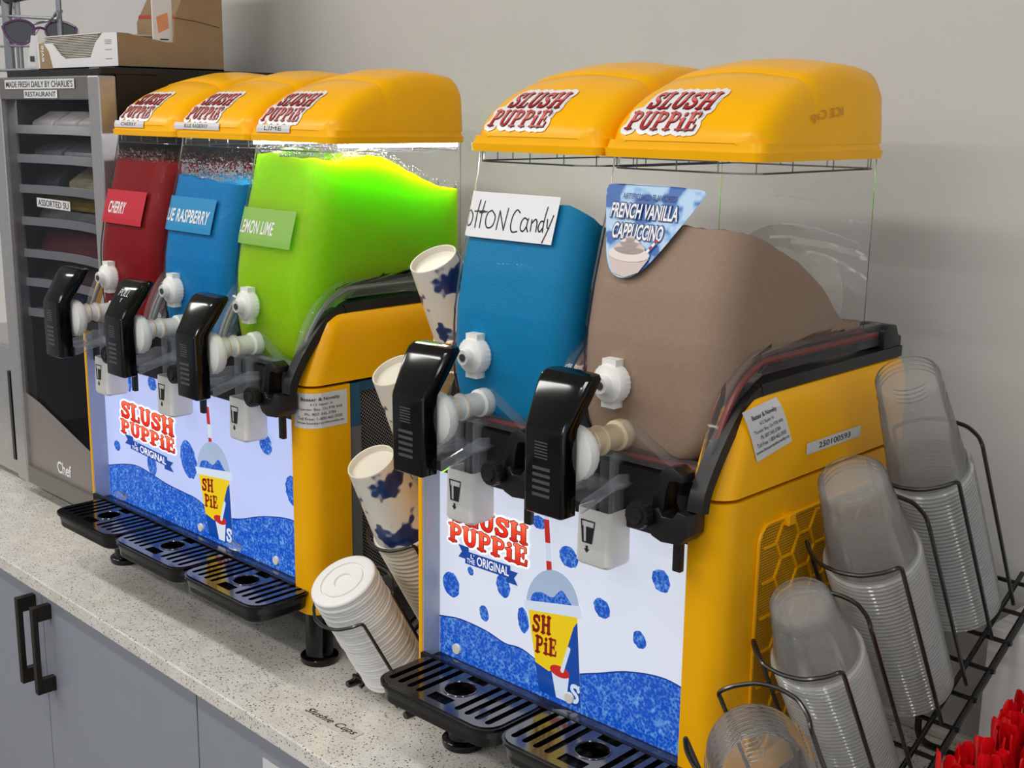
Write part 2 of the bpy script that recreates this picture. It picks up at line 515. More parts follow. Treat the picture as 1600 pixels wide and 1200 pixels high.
def logo_word(mb, word, fn, x0, x1, z0, z1, layers, shear=0., lift=None, rise=0.):
    """layers: (extra width, depth index, material index)"""
    tot = sum(GLYPH[c][0] for c in word)
    sc = (x1 - x0) / tot; h = z1 - z0
    for extra, depth, mi in layers:
        x = 0
        for c in word:
            adv, st = GLYPH[c]
            for path, w in st:
                vs, fs = stroke2d(path, w + extra)
                tone = [max(.001, min(1, v[1])) for v in vs]
                q = [(x0 + (x + v[0]) * sc + shear * v[1] * h, z0 + v[1] * h + rise * (x + v[0]) / tot, depth) for v in vs]
                mb.add([fn(a, b, d) for a, b, d in q], fs, mi, tone)
            x += adv
    return mb

# ------------------------------------------------------------------ room shell
struct(MB().box(-4.5, 5.0, .435, .55, -.92, 2.0).build('wall_back', 'wall', smooth=0))
struct(MB().box(-4.5, 5.0, -5.6, .435, -.96, -.92).build('floor', 'floor', smooth=0))
struct(MB().box(-4.5, 5.0, -5.6, .435, 1.96, 2.0).build('ceiling', 'ceil', smooth=0))

# ------------------------------------------------------------------ counter and cabinets
top = tag(MB().box(-2.2, 3.2, -.1847, .434, -.024, 0).build('countertop', 'quartz', smooth=0, bevel=.0018),
          'long speckled pale quartz countertop under the slush machines', 'countertop')
mb = MB()
qa, qb = Vector((.703, -.132, .0006)), Vector((.800, -.126, .0006))
def on_label(u, v):
    d = (qb - qa); n = Vector((-d.y, d.x, 0)).normalized()
    return qa + d * u + n * v
mb.add([on_label(-.03, -.003), on_label(1.06, -.003), on_label(1.06, .0185), on_label(-.03, .0185)], [(0, 1, 2, 3)], 0)
vs, fs = text2d('Slushie Cups', .006, .35, 1.05)
mb.flat((vs, fs), lambda a, b: on_label(a, .0005 + .0155 * b) + Vector((0, 0, .0004)), 1)
o = mb.build('handwritten_label', [pm('clear_tape', (206, 202, 194), .3), 'ink'], top, smooth=0)
o['label'] = 'strip of tape with the handwritten words Slushie Cups'
mb = MB(); mb.box(1.22, 1.9, .418, .434, 0, .012)
tag(mb.build('wall_trim_strip', pm('caulk', (212, 208, 198), .5), smooth=0, bevel=.003), 'thin pale sealing strip where the countertop meets the wall', 'trim')

def cabinet(x0, x1, doors, label):
    r = empty('base_cabinet', ((x0 + x1) / 2, .13, -.92)); tag(r, label, 'cabinet')
    ox, oy, oz = r.location
    MB().box(x0 - ox, x1 - ox, -.155 - oy, .43 - oy, -.82 - oz, -.026 - oz).build('carcass', 'cabdark', r, 0)
    for a, b, side in doors:
        d = MB().box(a + .0012 - ox, b - .0012 - ox, -.172 - oy, -.1545 - oy, -.80 - oz, -.0275 - oz).build('door', 'cab', r, 0, bevel=.0008)
        if side:
            hx = (b - .030) if side > 0 else (a + .030)
            m = MB()
            y0, y1 = -.2045 - oy, -.172 - oy; X = hx - ox
            zt, zb = -.042 - oz, -.198 - oz
            m.box(X - .0065, X + .0065, y0, y0 + .009, zb, zt)
            m.box(X - .0065, X + .0065, y0 + .009, y1, zt - .026, zt)
            m.box(X - .0065, X + .0065, y0 + .009, y1, zb, zb + .026)
            m.build('handle', 'bronze', d, 0, bevel=.001)
    return r
cabinet(-.52, .5005, [(-.52, -.0045, 1), (-.0045, .5005, -1)], 'grey flat-door base cabinet with a pair of dark bar handles')
c2 = cabinet(.5015, 1.55, [(.5015, 1.02, 0), (1.02, 1.55, 0)], 'grey flat-door base cabinet below the handwritten countertop label')
o = MB().box(.669 - c2.location.x, .74 - c2.location.x, -.1728 - .13, -.1722 - .13, -.11 + .92, -.064 + .92).build('paper_label', 'label', c2, 0)
cabinet(-1.55, -.521, [(-1.55, -1.03, 0), (-1.03, -.521, 0)], 'grey flat-door base cabinet at the far left end')

# ------------------------------------------------------------------ slush machines
P = .2
BOWL = [  # z, half width, front y, back y, front corner radius
 (.428, .030, -.040, -.004, .014), (.4305, .052, -.0455, .000, .020), (.440, .071, -.0490, .004, .026), (.455, .083, -.050, .008, .030),
 (.475, .090, -.050, .014, .034), (.500, .0935, -.050, .020, .036), (.520, .094, -.050, .032, .036), (.535, .094, -.050, .058, .036), (.542, .094, -.0495, .10, .036),
 (.545, .094, -.049, .245, .036), (.552, .094, -.049, .247, .036), (.60, .094, -.040, .247, .036), (.675, .0945, -.0180, .247, .034),
 (.725, .095, -.004, .246, .030), (.734, .095, -.003, .246, .030)]
def bowl_ring(z, inset=0., fine=0):
    r = [lerp_tab([(b[0], b[i]) for b in BOWL], z) for i in range(1, 5)]
    pts = rrect(.1 - r[0] + inset, .1 + r[0] - inset, r[1] + inset, r[2] - inset, r[3] - inset * .4, 5, z, .016)
    if not fine: return pts
    out = []   # the same outline with extra points along the straight sides
    for i, p in enumerate(pts):
        out.append(p)
        if i % 6 == 5:
            q = pts[(i + 1) % len(pts)]
            for k in range(1, fine): out.append(tuple(p[d] + (q[d] - p[d]) * k / fine for d in range(3)))
    return out
def bowl_y(x, z):
    hw = lerp_tab([(b[0], b[1]) for b in BOWL], z); yf = lerp_tab([(b[0], b[2]) for b in BOWL], z)
    r = .036; e = min(x - (.1 - hw), (.1 + hw) - x)
    if e < r:
        e = max(e, .0015); return yf + r - math.sqrt(max(0, r * r - (r - e) ** 2))
    return yf

LIDZ = [(0, .749), (.002, .754), (.005, .7595), (.011, .7675), (.022, .778), (.035, .7875), (.053, .798), (.073, .806), (.093, .8135), (.0945, .8135),
        (.0957, .8152), (.118, .8215), (.15, .8285), (.18, .8305), (.21, .8290), (.232, .8255), (.2395, .8205), (.2435, .811)]
def lid_y(z):
    return lerp_tab([(b, a) for a, b in LIDZ[:12]], z)
def lid_top(x, y):
    z = lerp_tab(LIDZ, y); r = .03
    ins = r - math.sqrt(r * r - (r - y) ** 2) if y < r else 0
    H = max(z - .7475, .0012); rr = min(.024, H * .85); dr = .006 * min(1, H / .07)
    xa, xb = .0025 + ins + dr + rr, .1975 - ins - dr - rr
    t = min(1, max(0, (x - xa) / (xb - xa)))
    return z + .006 * min(1, H / .06) * math.sin(PI * t)
def lid_yx(x, z):
    a, b = 0., .14
    for _ in range(22):
        m_ = (a + b) / 2
        if lid_top(x, m_) < z: a = m_
        else: b = m_
    return a
def on_lid(x, z, depth=0):
    e = .0010 + .0007 * depth
    y = lid_yx(x, z); s = (lid_yx(x, z + .004) - lid_yx(x, z - .004)) / .008
    n = Vector((0, -1, s)).normalized()
    return (x, y + n.y * e, z + n.z * e)

def lid_mesh():
    mb = MB()
    st = []
    for y, z in LIDZ:
        r = .03
        ins = r - math.sqrt(r * r - (r - y) ** 2) if y < r else 0
        rb = .012
        if y > .2435 - rb:
            q = y - (.2435 - rb); ins = max(ins, (rb - math.sqrt(max(0, rb * rb - q * q))) * .6)
        x0 = .0025 + ins; x1 = .1975 - ins; zb = .7475
        H = max(z - zb, .0012); rr = min(.024, H * .85); dr = .006 * min(1, H / .07)
        cr = .006 * min(1, H / .06)
        pts = [(x0, zb), (x0 + dr * .6, z - rr)]
        for k in range(1, 6):
            a = PI - (PI / 2) * k / 5
            pts.append((x0 + dr + rr + rr * math.cos(a), z - rr + rr * math.sin(a)))
        xa, xb = x0 + dr + rr, x1 - dr - rr
        for k in range(1, 8):
            t = k / 8; pts.append((xa + (xb - xa) * t, z + cr * math.sin(PI * t)))
        for k in range(0, 5):
            a = PI / 2 - (PI / 2) * k / 5
            pts.append((x1 - dr - rr + rr * math.cos(a), z - rr + rr * math.sin(a)))
        pts += [(x1 - dr * .6, z - rr), (x1, zb)]
        st.append([(p[0], y, p[1]) for p in pts])
    mb.loft(st, False, True, 0, close=False)
    mb.loft([rrect(.0012, .1988, -.0012, .2445, .012, 6, .7318), rrect(.0005, .1995, -.002, .2455, .012, 6, .7405),
             rrect(.0022, .1978, 0, .2440, .012, 6, .7412), rrect(.003, .197, .0008, .2436, .016, 6, .7495)], True, True)
    return mb

RED = tone_mat('logo_red', [(0., (150, 18, 26)), (.45, (196, 52, 52)), (.52, (214, 120, 112)), (1., (206, 88, 84))])
M['logo_white'] = pm('sticker_white', (238, 236, 236), .25)
M['logo_edge'] = pm('logo_outline', (112, 20, 26), .3)
def logo_sticker(parent):
    mb = MB()
    for w, a, b, z0, z1 in (('SLUSH', .040, .1225, .7795, .7965), ('PUPPiE', .0275, .1165, .7590, .7770)):
        logo_word(mb, w, on_lid, a, b, z0, z1, [(.46, 0, 0), (-.01, 1, 1), (-.05, 2, 2)], shear=.12)
    # solid white under both words
    for q in range(14):
        x = .030 + .0062 * q
        mb.add([on_lid(x, .7600), on_lid(x + .0062, .7600), on_lid(x + .0072, .766), on_lid(x + .001, .766)], [(0, 1, 2, 3)], 0)
        for z in (.766, .772, .778, .784, .790):
            s = (z - .76) * .2
            mb.add([on_lid(x + s, z), on_lid(x + .0062 + s, z), on_lid(x + .0074 + s, z + .006), on_lid(x + .0012 + s, z + .006)], [(0, 1, 2, 3)], 0)
    return mb.build('logo_sticker', ['logo_white', 'logo_edge', RED], parent, 0)

def bowl_mesh():
    mb = MB()
    zs = sorted(set([b[0] for b in BOWL] + [.62, .65, .70]))
    mb.loft([bowl_ring(z) for z in zs], True, False)
    # thick rim under the lid and two moulded ribs
    ri = [bowl_ring(.7335, i) for i in (0, .004)]; rj = [bowl_ring(.7225, i) for i in (.004,)]
    mb.loft([ri[1], rj[0]], False, False)
    return mb

def slush(name, root, k, ztop, mat, label, froth=None):
    """ice slush filling a bowl up to an uneven surface"""
    n = len(bowl_ring(.6, 0, 16)); zb = .4295; LV = 40
    _cache = {}
    def pt(j, z):
        k_ = round(z, 4)
        if k_ not in _cache: _cache[k_] = bowl_ring(z, .0032, 16)
        return _cache[k_][j]
    tops = []
    for j in range(n):
        z = .68
        for _ in range(7): p = pt(j, min(z, .728)); z = ztop(p[0], p[1])
        tops.append(z)
    zl = [zb + (.74 - zb) * (i / LV) for i in range(LV + 1)]
    rings = []
    for i in range(LV + 1):
        f = i / LV; ring = []
        for j in range(n):
            z = zb + (tops[j] - zb) * f
            p = pt(j, z); ring.append((p[0], p[1], z))
        rings.append(ring)
    mb = MB()
    mb.loft(rings, True, False)
    last = rings[-1]; cx, cy = .1, .11
    caps = [last]
    for s in (.96, .88, .76, .6, .42, .22, .05):
        rg = []
        for p in last:
            x, y = cx + (p[0] - cx) * s, cy + (p[1] - cy) * s
            z = ztop(x, y) + random.uniform(-.0012, .0016)
            rg.append((x, y, z))
        caps.append(rg)
    mb.loft(caps, False, True)
    mb.v = [(x + k * P, y, z) for x, y, z in mb.v]
    o = mb.build(name, mat)
    o.location = root.location; o.rotation_euler = root.rotation_euler
    tag(o, label, 'slush', kind='stuff')
    if froth:
        fm = MB(); cnt, thick, fmat, r0 = froth; RG = bowl_ring(.69, .0045, 16)
        for _ in range(cnt):
            j = random.random()
            ring = RG
            a = random.randrange(n); b = (a + 1) % n; t = random.random()
            px, py = ring[a][0] * (1 - t) + ring[b][0] * t, ring[a][1] * (1 - t) + ring[b][1] * t
            if random.random() < .35:
                px, py = .1 + (px - .1) * random.random(), .1 + (py - .1) * random.random()
            zt = ztop(px, py) + random.random() ** 1.6 * thick + .0005
            if zt > .73: continue
            q = bowl_ring(min(zt, .73), .0045)
            py = py if py > min(v[1] for v in q) else min(v[1] for v in q)
            r = random.uniform(.4, 1) * r0
            vs = [(px + k * P + r * a_, py + r * b_, zt + r * c_) for a_, b_, c_ in ((1, 0, 0), (-1, 0, 0), (0, 1, 0), (0, -1, 0), (0, 0, 1), (0, 0, -1))]
            fm.add(vs, [(0, 2, 4), (2, 1, 4), (1, 3, 4), (3, 0, 4), (2, 0, 5), (1, 2, 5), (3, 1, 5), (0, 3, 5)])
        fo = fm.build('froth', fmat, o, 180); fo['kind'] = 'stuff'
        fo['label'] = 'glistening bubbles clinging above the slush'
    return o

def rim_mesh():
    mb = MB(); rg = bowl_ring(.7205, .0035, 10)
    mb.tube(rg, .0011, 6, True)
    for i_ in range(0, len(rg), 4):
        x, y, z = rg[i_]; mb.tube([(x, y, z), (x, y, .7315)], .0008, 5)
    return mb
M['rimbead'] = clear('clear_rim_bead', haze=.45, hazec=(120, 122, 128), ior_blend=.3)
_shared = {}
def shared(key, fn, name, mats, parent, loc, **kw):
    if key not in _shared:
        _shared[key] = fn().build(name, mats, parent, loc=loc, **kw); return _shared[key]
    c = dup(_shared[key], parent, loc); c.name = name
    return c

def lever_mesh():
    mb = MB(); rings = []
    for z, y0, y1, cx, hw, r in ((.386, -.155, -.136, .067, .0235, .004), (.3875, -.157, -.133, .067, .0255, .005), (.470, -.157, -.132, .066, .0258, .005), (.475, -.1555, -.131, .0657, .026, .005),
                              (.498, -.139, -.114, .063, .030, .006), (.513, -.128, -.103, .061, .0325, .007), (.520, -.122, -.098, .0605, .033, .007),
                              (.524, -.117, -.098, .0605, .031, .007), (.5255, -.112, -.102, .0605, .026, .004)):
        rings.append(rrect(cx - hw, cx + hw, y0, y1, r, 4, z))
    mb.loft(rings)
    return mb
def groove_mesh():
    mb = MB()
    for i in range(5): mb.box(.054, .077, -.1578, -.1568, .4055 + i * .0068, .4085 + i * .0068)
    for i in range(6): mb.box(.056, .073, -.1575, -.1568, .4445 + i * .0031, .4457 + i * .0031)
    return mb
def collar_mesh():
    mb = MB()
    rm = lambda k, n, r, h: 1 + (.025 if (k % 2 and r > .02) else 0)
    mb.lathe([(.008, .132), (.020, .131), (.0275, .127), (.0285, .121), (.0285, .117), (.0265, .113), (.018, .111), (.012, .111)], 44, (.076, 0, .446), 'y', True, True, rmod=rm)
    return mb
def tube_mesh():
    mb = MB()
    mb.lathe([(.0125, .112), (.0125, .104), (.0145, .104), (.0145, .099), (.0128, .098), (.0128, .088), (.0150, .0875), (.0150, .083), (.013, .082), (.013, .060), (.016, .058), (.017, .040)], 24, (.078, 0, .452), 'y', True, True)
    return mb
def ring_mesh():
    mb = MB()
    for h in (.101, .0855): mb.lathe([(.0148, h + .0018), (.0160, h), (.0148, h - .0018)], 24, (.078, 0, .452), 'y')
    return mb
def knob_mesh():
    mb = MB(); c = (.068, 0, .5055)
    rm = lambda k, n, r, h: 1 + (.035 if (k % 2 and r > .017) else 0)
    mb.lathe([(.003, .0735), (.0085, .0745), (.0098, .072), (.0100, .066), (.0135, .0645), (.0185, .063), (.0205, .060), (.0205, .049), (.019, .047), (.019, .040)], 48, c, 'y', True, True, rmod=rm)
    mb.box(c[0] - .009, c[0] + .009, -.060, -.047, c[2] + .018, c[2] + .0255)
    mb.box(c[0] - .009, c[0] + .009, -.060, -.047, c[2] - .0255, c[2] - .018)
    return mb
def spout_mesh():
    mb = MB()
    def ring(x0, x1, y0, y1, z, i=0): return rrect(x0 + i, x1 - i, y0 + i, y1 - i, .006 - i, 5, z)
    mb.loft([ring(.047, .088, -.0775, -.042, .3125), ring(.0445, .0905, -.0795, -.040, .316), ring(.045, .0895, -.078, -.040, .3735),
             ring(.045, .0895, -.078, -.040, .3735, .0022), ring(.046, .0885, -.077, -.041, .360, .0022)], True, True)
    return mb
def icon_mesh():
    mb = MB(); f = lambda a, b: (a, -.0796 + (b - .316) * .026 - .0004, b)
    g = [(.0525, .361), (.0705, .361), (.0675, .3375), (.0552, .3375)]
    for a, b in zip(g, g[1:] + g[:1]): mb.flat(stroke2d([a, b], .0014), f)
    mb.flat(([(.0592, .3545), (.0693, .3545), (.0672, .338), (.0598, .338)], [(0, 1, 2, 3)]), f)
    mb.flat(([(.0535, .3545), (.0555, .3545), (.0568, .338), (.0555, .338)], [(0, 1, 2, 3)]), f)
    mb.flat(([(.0598, .334), (.0628, .334), (.0628, .330), (.0598, .330)], [(0, 1, 2, 3)]), f)
    mb.flat(([(.0575, .3305), (.0650, .3305), (.0612, .3262)], [(0, 1, 2)]), f)
    return mb
def tower_mesh():
    mb = MB()
    mb.box(.052, .056, -.070, -.042, .368, .435); mb.box(.081, .085, -.070, -.042, .368, .435)
    mb.box(.056, .081, -.046, -.042, .368, .445)
    mb.tube([(.068, -.057, .36), (.068, -.057, .440)], .008, 10)
    for dx in (.047, .098):
        mb.prism([(-.134, .402), (-.075, .418), (-.050, .414), (-.050, .404), (-.080, .404), (-.134, .390)], dx - .0015, dx + .0015)
    mb.box(.047, .098, -.132, -.060, .4015, .4040)
    # gusset webs beside the tap
    mb.add([(.088, -.060, .470), (.088, -.044, .470), (.160, -.060, .432), (.160, -.044, .432), (.088, -.060, .466), (.160, -.060, .428)], [(0, 1, 3, 2), (0, 2, 5, 4)])
    mb.add([(.066, -.110, .468), (.066, -.106, .470), (.020, -.060, .440), (.020, -.056, .440)], [(0, 1, 3, 2)])
    return mb
def clamp_mesh():
    mb = MB()
    mb.prism([(.151, .398), (.149, .384), (.156, .373), (.168, .369), (.190, .371), (.198, .380), (.198, .402), (.186, .404), (.180, .396), (.168, .395), (.164, .403)], -.096, -.066, 'y')
    mb.prism([(.150, .394), (.157, .430), (.163, .441), (.176, .445), (.187, .439), (.188, .431), (.180, .432), (.172, .430), (.169, .420), (.166, .396)], -.092, -.070, 'y')
    mb.box(.171, .181, -.080, -.073, .336, .374)
    return mb
def clampknob_mesh():
    rm = lambda k, n, r, h: 1 + (.05 if k % 2 and r > .01 else 0)
    mb = MB()
    mb.lathe([(.004, .112), (.0075, .113), (.0085, .110), (.0125, .110), (.0135, .107), (.0135, .099), (.011, .097), (.006, .095)], 36, (.147, 0, .394), 'y', True, True, rmod=rm)
    return mb
def tray_mesh():
    mb = MB()
    a = [rrect(.014, .182, -.140, -.056, .018, 6, .0885), rrect(.008, .188, -.147, -.052, .022, 6, .092), rrect(.003, .193, -.1515, -.049, .025, 6, .112),
         rrect(.001, .195, -.1535, -.047, .026, 6, .1125), rrect(.001, .195, -.1535, -.047, .026, 6, .1165), rrect(.004, .192, -.1505, -.050, .024, 6, .1165),
         rrect(.006, .190, -.1485, -.052, .023, 6, .094)]
    mb.loft(a)
    return mb
_grate = None
def grate_mesh():
    loops = [[(p[0], p[1]) for p in rrect(.0045, .1915, -.150, -.0505, .0235, 6)]]
    def caps(x, y0, y1, w):
        pts = []
        for k in range(7): a = PI * k / 6; pts.append((x + w * math.cos(a), y1 - w + w * math.sin(a)))
        for k in range(7): a = PI + PI * k / 6; pts.append((x + w * math.cos(a), y0 + w + w * math.sin(a)))
        return pts
    for x in (.018, .034, .050, .066): loops.append(caps(x, -.139, -.062, .0042))
    for x in (.130, .146, .162, .178): loops.append(caps(x, -.139, -.062, .0042))
    loops.append([(.098 + .0185 * math.cos(2 * PI * k / 24), -.1 + .0185 * math.sin(2 * PI * k / 24)) for k in range(24)])
    loops.append([(.082, -.140), (.114, -.140), (.114, -.124), (.082, -.124)]); loops.append([(.084, -.077), (.112, -.077), (.112, -.062), (.084, -.062)])
    vs, fs = fill2d(loops, .0016)
    mb = MB(); mb.add([(v[0], v[1], .1166 + v[2]) for v in vs], fs)
    rg = [(.098 + .0195 * math.cos(2 * PI * k / 24), -.1 + .0195 * math.sin(2 * PI * k / 24), .118) for k in range(24)]
    mb.tube(rg, .0013, 6, True)
    return mb
def led_mesh():
    return MB().box(.184, .190, .02, .235, .7262, .7305)
def auger_mesh():
    mb = MB()
    mb.lathe([(.0, -.243), (.024, -.242), (.024, -.03), (.0, -.02)], 24, (.1, 0, .58), 'y')
    th = []
    for k in range(90):
        t = k / 89; a = 2 * PI * 1.05 * t + 4.2; y = .165 + .070 * t
        th.append(((.1 + .060 * math.cos(a), y, .575 + .055 * math.sin(a)), (.1 + .086 * math.cos(a), y + .006, .575 + .080 * math.sin(a))))
    vs = [p for q in th for p in q]
    vs += [(p[0], p[1] + .003, p[2]) for p in vs]; n = len(th) * 2
    fs = []
    for k in range(len(th) - 1):
        fs.append((2 * k, 2 * k + 1, 2 * k + 3, 2 * k + 2)); fs.append((n + 2 * k, n + 2 * k + 2, n + 2 * k + 3, n + 2 * k + 1))
        fs.append((2 * k + 1, n + 2 * k + 1, n + 2 * k + 3, 2 * k + 3))
    mb.add(vs, fs)
    return mb

FLANGE = [(-.066, .440), (-.058, .470), (-.042, .502), (-.020, .528), (.008, .5435), (.045, .5475), (.27, .5465)]
def flange_mesh():
    pts = smooth2(FLANGE, 5); mb = MB()
    for x0, x1 in ((.1875, .1985), (.0015, .0125)):
        rings = []
        for i, (y, z) in enumerate(pts):
            a, b = pts[max(0, i - 1)], pts[min(len(pts) - 1, i + 1)]
            d = Vector((b[0] - a[0], b[1] - a[1])).normalized(); nx, nz = -d.y, d.x
            h = .0245
            rings.append([(x0, y, z), (x1, y, z), (x1, y - nx * h, z - nz * h), (x0, y - nx * h, z - nz * h)])
        mb.loft(rings)
    mb.box(.012, .188, -.058, -.042, .428, .440)
    return mb
def gasket_mesh():
    mb = MB()
    for x in (.1955, .0045):
        mb.tube([(x, y + .006, z - .012) for y, z in smooth2(FLANGE, 5)[2:]], .0036, 8)
    mb.tube([(.006, -.046, .434), (.1, -.047, .432), (.194, -.046, .434)], .0036, 8)
    return mb

def art_fn(y): return lambda a, b, d=0: (a, y - .0003 - .00015 * d, b)

def panel_art(parent, W, sc, logo, ribbon, blobs, cup, wave, glow):
    """the backlit print, mascot left out: white sheet, logo, ribbon, crystals, a cup of slush"""
    wht, es = glow
    f = art_fn(-.0335)
    mats = [lit('ink_blue', (16, 82, 200), es * .9, (130, 195, 250), 300, .4, 1.0), lit('ink_logo_white', (255, 255, 255), es), lit('ink_outline', (150, 24, 18), es * .8),
            tone_mat('ink_red', [(0, (196, 34, 18)), (.5, (226, 70, 40)), (1, (240, 120, 84))], es * .8), lit('ink_ribbon', (16, 74, 172), es * .8),
            lit('ink_yellow', (250, 214, 20), es * .8), lit('ink_clear_lid', (176, 196, 226), es * .8), lit('ink_deep', (10, 52, 150), es * .8),
            lit('ink_straw_red', (206, 44, 36), es * .8), lit('ink_brown', (150, 30, 16), es * .7), lit('ink_pale', (214, 226, 244), es * .9)]
    mb = MB()
    # crystal wave along the bottom
    wv = smooth2(wave, 6)
    poly = wv + [(wv[-1][0], .108), (wv[0][0], .108)]
    vs, fs = fill2d([poly]); mb.flat(([(v[0], v[1]) for v in vs], fs), f, 0)
    for p, q in zip(wv, wv[1:]):
        vs, fs = stroke2d([p, q], .0016); mb.flat((vs, fs), lambda a, b: f(a, b, 1), 7)
    # crystals
    for x, z, rx, rz in blobs:
        rnd = random.Random(int(x * 1e4))
        pts = [(x + rx * math.cos(2 * PI * k / 22) * rnd.uniform(.9, 1.06) + .12 * rz * math.sin(2 * PI * k / 22) * -1, z + rz * math.sin(2 * PI * k / 22) * rnd.uniform(.92, 1.06)) for k in range(22)]
        vs, fs = fill2d([pts]); mb.flat(([(v[0], v[1]) for v in vs], fs), f, 0)
    # logo words running down to the right
    (ax0, ax1, az0, az1), (bx0, bx1, bz0, bz1), rise = logo
    for w, x0, x1, z0, z1 in (('SLUSH', ax0, ax1, az0, az1), ('PUPPiE', bx0, bx1, bz0, bz1)):
        logo_word(mb, w, f, x0, x1, z0, z1, [(.28, 3, 1), (.05, 4, 2), (-.03, 5, 3)], rise=rise)
    # ribbon
    rx0, rx1, rz0, rz1, rr = ribbon
    n = 12; bot, topp = [], []
    for k in range(n + 1):
        t = k / n; x = rx0 + (rx1 - rx0) * t; z = rz0 + rr * t + .004 * math.sin(PI * t) * 0
        bot.append((x, z)); topp.append((x, z + (rz1 - rz0)))
    h = rz1 - rz0; e = (rx1 - rx0) * .16
    poly = bot + topp[::-1]
    vs, fs = fill2d([poly]); mb.flat(([(v[0], v[1]) for v in vs], fs), lambda a, b: f(a, b, 7), 4)
    for sx, x, z in ((-1, rx0, rz0), (1, rx1, rz0 + rr)):
        z += -.35 * h if sx > 0 else .35 * h
        vs, fs = fill2d([[(x - sx * e * .5, z), (x + sx * e, z), (x + sx * e * .5, z + h * .5), (x + sx * e, z + h), (x - sx * e * .5, z + h)]])
        mb.flat(([(v[0], v[1]) for v in vs], fs), lambda a, b: f(a, b, 6), 4)
    put_text(mb, 'ORIGINAL', rx0 + (rx1 - rx0) * .27, rx1 - (rx1 - rx0) * .03, rz0 + rr * .3 + h * .14, rz1 + rr * .3 - h * .14, lambda a, b: f(a, b, 9), 1, .015, rise=rr * .7)
    put_text(mb, 'THE', rx0 + (rx1 - rx0) * .04, rx0 + (rx1 - rx0) * .22, rz0 + rr * .1 + h * .12, rz0 + rr * .1 + h * .48, lambda a, b: f(a, b, 9), 1, .01, rise=rr * .12)
    put_text(mb, "L'", rx0 + (rx1 - rx0) * .13, rx0 + (rx1 - rx0) * .21, rz0 + rr * .1 + h * .55, rz0 + rr * .1 + h * .9, lambda a, b: f(a, b, 9), 1, .01)
    # cup: straw, dome, rim, yellow wall
    (tlx, tlz), (trx, trz), (blx, blz), (brx, brz), (sx, sz), domez = cup
    def C(u, v):   # u across, v down the cup wall
        x = (tlx + (trx - tlx) * u) * (1 - v) + (blx + (brx - blx) * u) * v
        z = (tlz + (trz - tlz) * u) * (1 - v) + (blz + (brz - blz) * u) * v
        return (x, z)
    w = trx - tlx; mx = (tlx + trx) / 2; mz = (tlz + trz) / 2
    st = [(sx, sz), (mx - .004, mz + .03)]
    vs, fs = stroke2d(st, w * .105); mb.flat((vs, fs), lambda a, b: f(a, b, 2), 10)
    L = st[0][1] - st[1][1]
    for t0, t1 in ((.02, .38), (.66, .98)):
        q = [(st[0][0] + (st[1][0] - st[0][0]) * t, st[0][1] + (st[1][1] - st[0][1]) * t) for t in (t0, t1)]
        vs, fs = stroke2d(q, w * .105, False); mb.flat((vs, fs), lambda a, b: f(a, b, 3), 8)
    dome = [(mx + w * .54 * math.cos(PI * k / 16), mz + (trz - tlz) * .5 * math.cos(PI * k / 16) + (domez - mz) * math.sin(PI * k / 16)) for k in range(17)]
    vs, fs = fill2d([dome]); mb.flat(([(v[0], v[1]) for v in vs], fs), lambda a, b: f(a, b, 4), 6)
    sl = smooth2([(tlx + w * .04, tlz), (tlx + w * .1, tlz + .016), (tlx + w * .28, tlz + .022), (mx, mz + .014), (mx + w * .18, mz + .026), (trx - w * .18, trz + .012), (trx - w * .02, trz)], 4)
    vs, fs = fill2d([sl]); mb.flat(([(v[0], v[1]) for v in vs], fs), lambda a, b: f(a, b, 5), 0)
    body = [C(u / 8, 0) for u in range(9)] + [C(1, 1), C(0, 1)]
    vs, fs = fill2d([body]); mb.flat(([(v[0], v[1]) for v in vs], fs), lambda a, b: f(a, b, 5), 5)
    lower = [C(0, 1), C(0, .66), C(.3, .72), C(.62, .62), C(.8, .34), C(.92, .16), C(1, .10), C(1, 1)]
    vs, fs = fill2d([lower]); mb.flat(([(v[0], v[1]) for v in vs], fs), lambda a, b: f(a, b, 6), 4)
    rim = [C(-.08, -.02), C(1.06, -.02), C(1.1, .05), C(-.06, .05)]
    rim = [(rim[0][0], rim[0][1] + .004), (rim[1][0], rim[1][1] + .006), rim[2], rim[3]]
    vs, fs = fill2d([rim]); mb.flat(([(v[0], v[1]) for v in vs], fs), lambda a, b: f(a, b, 7), 10)
    # lettering wrapped round the cup, partly out of sight
    for wd, v0, v1, mi in (('SH', .10, .30, 9), ('PiE', .34, .54, 9)):
        x0, z0 = C(.03, v1); x1, z1 = C(.56 if wd == 'PiE' else .48, v0)
        logo_word(mb, wd, f, x0, x1, z0, z1 - .003, [(.0, 8, mi)], rise=.004)
    # small cup picture
    sc2 = [C(.36, .66), C(.76, .72), C(.66, .99), C(.42, .99)]
    vs, fs = fill2d([sc2]); mb.flat(([(v[0], v[1]) for v in vs], fs), lambda a, b: f(a, b, 8), 10)
    ex = [(C(.56, .68)[0] + w * .20 * math.cos(2 * PI * k / 18), C(.56, .68)[1] + .007 * math.sin(2 * PI * k / 18)) for k in range(18)]
    vs, fs = fill2d([ex]); mb.flat(([(v[0], v[1]) for v in vs], fs), lambda a, b: f(a, b, 9), 8)
    vs, fs = stroke2d([C(.62, .66), C(.80, .40)], w * .07); mb.flat((vs, fs), lambda a, b: f(a, b, 10), 10)
    logo_word(mb, 'S', f, C(.80, .97)[0] - .004, C(1, .97)[0] - .001, C(.8, .97)[1], C(.8, .76)[1], [(.0, 9, 10)])
    o = mb.build('printed_artwork', mats, parent, 0)
    o['label'] = 'red lettering, blue ice crystals and a yellow drink cup printed on the backlit sheet'

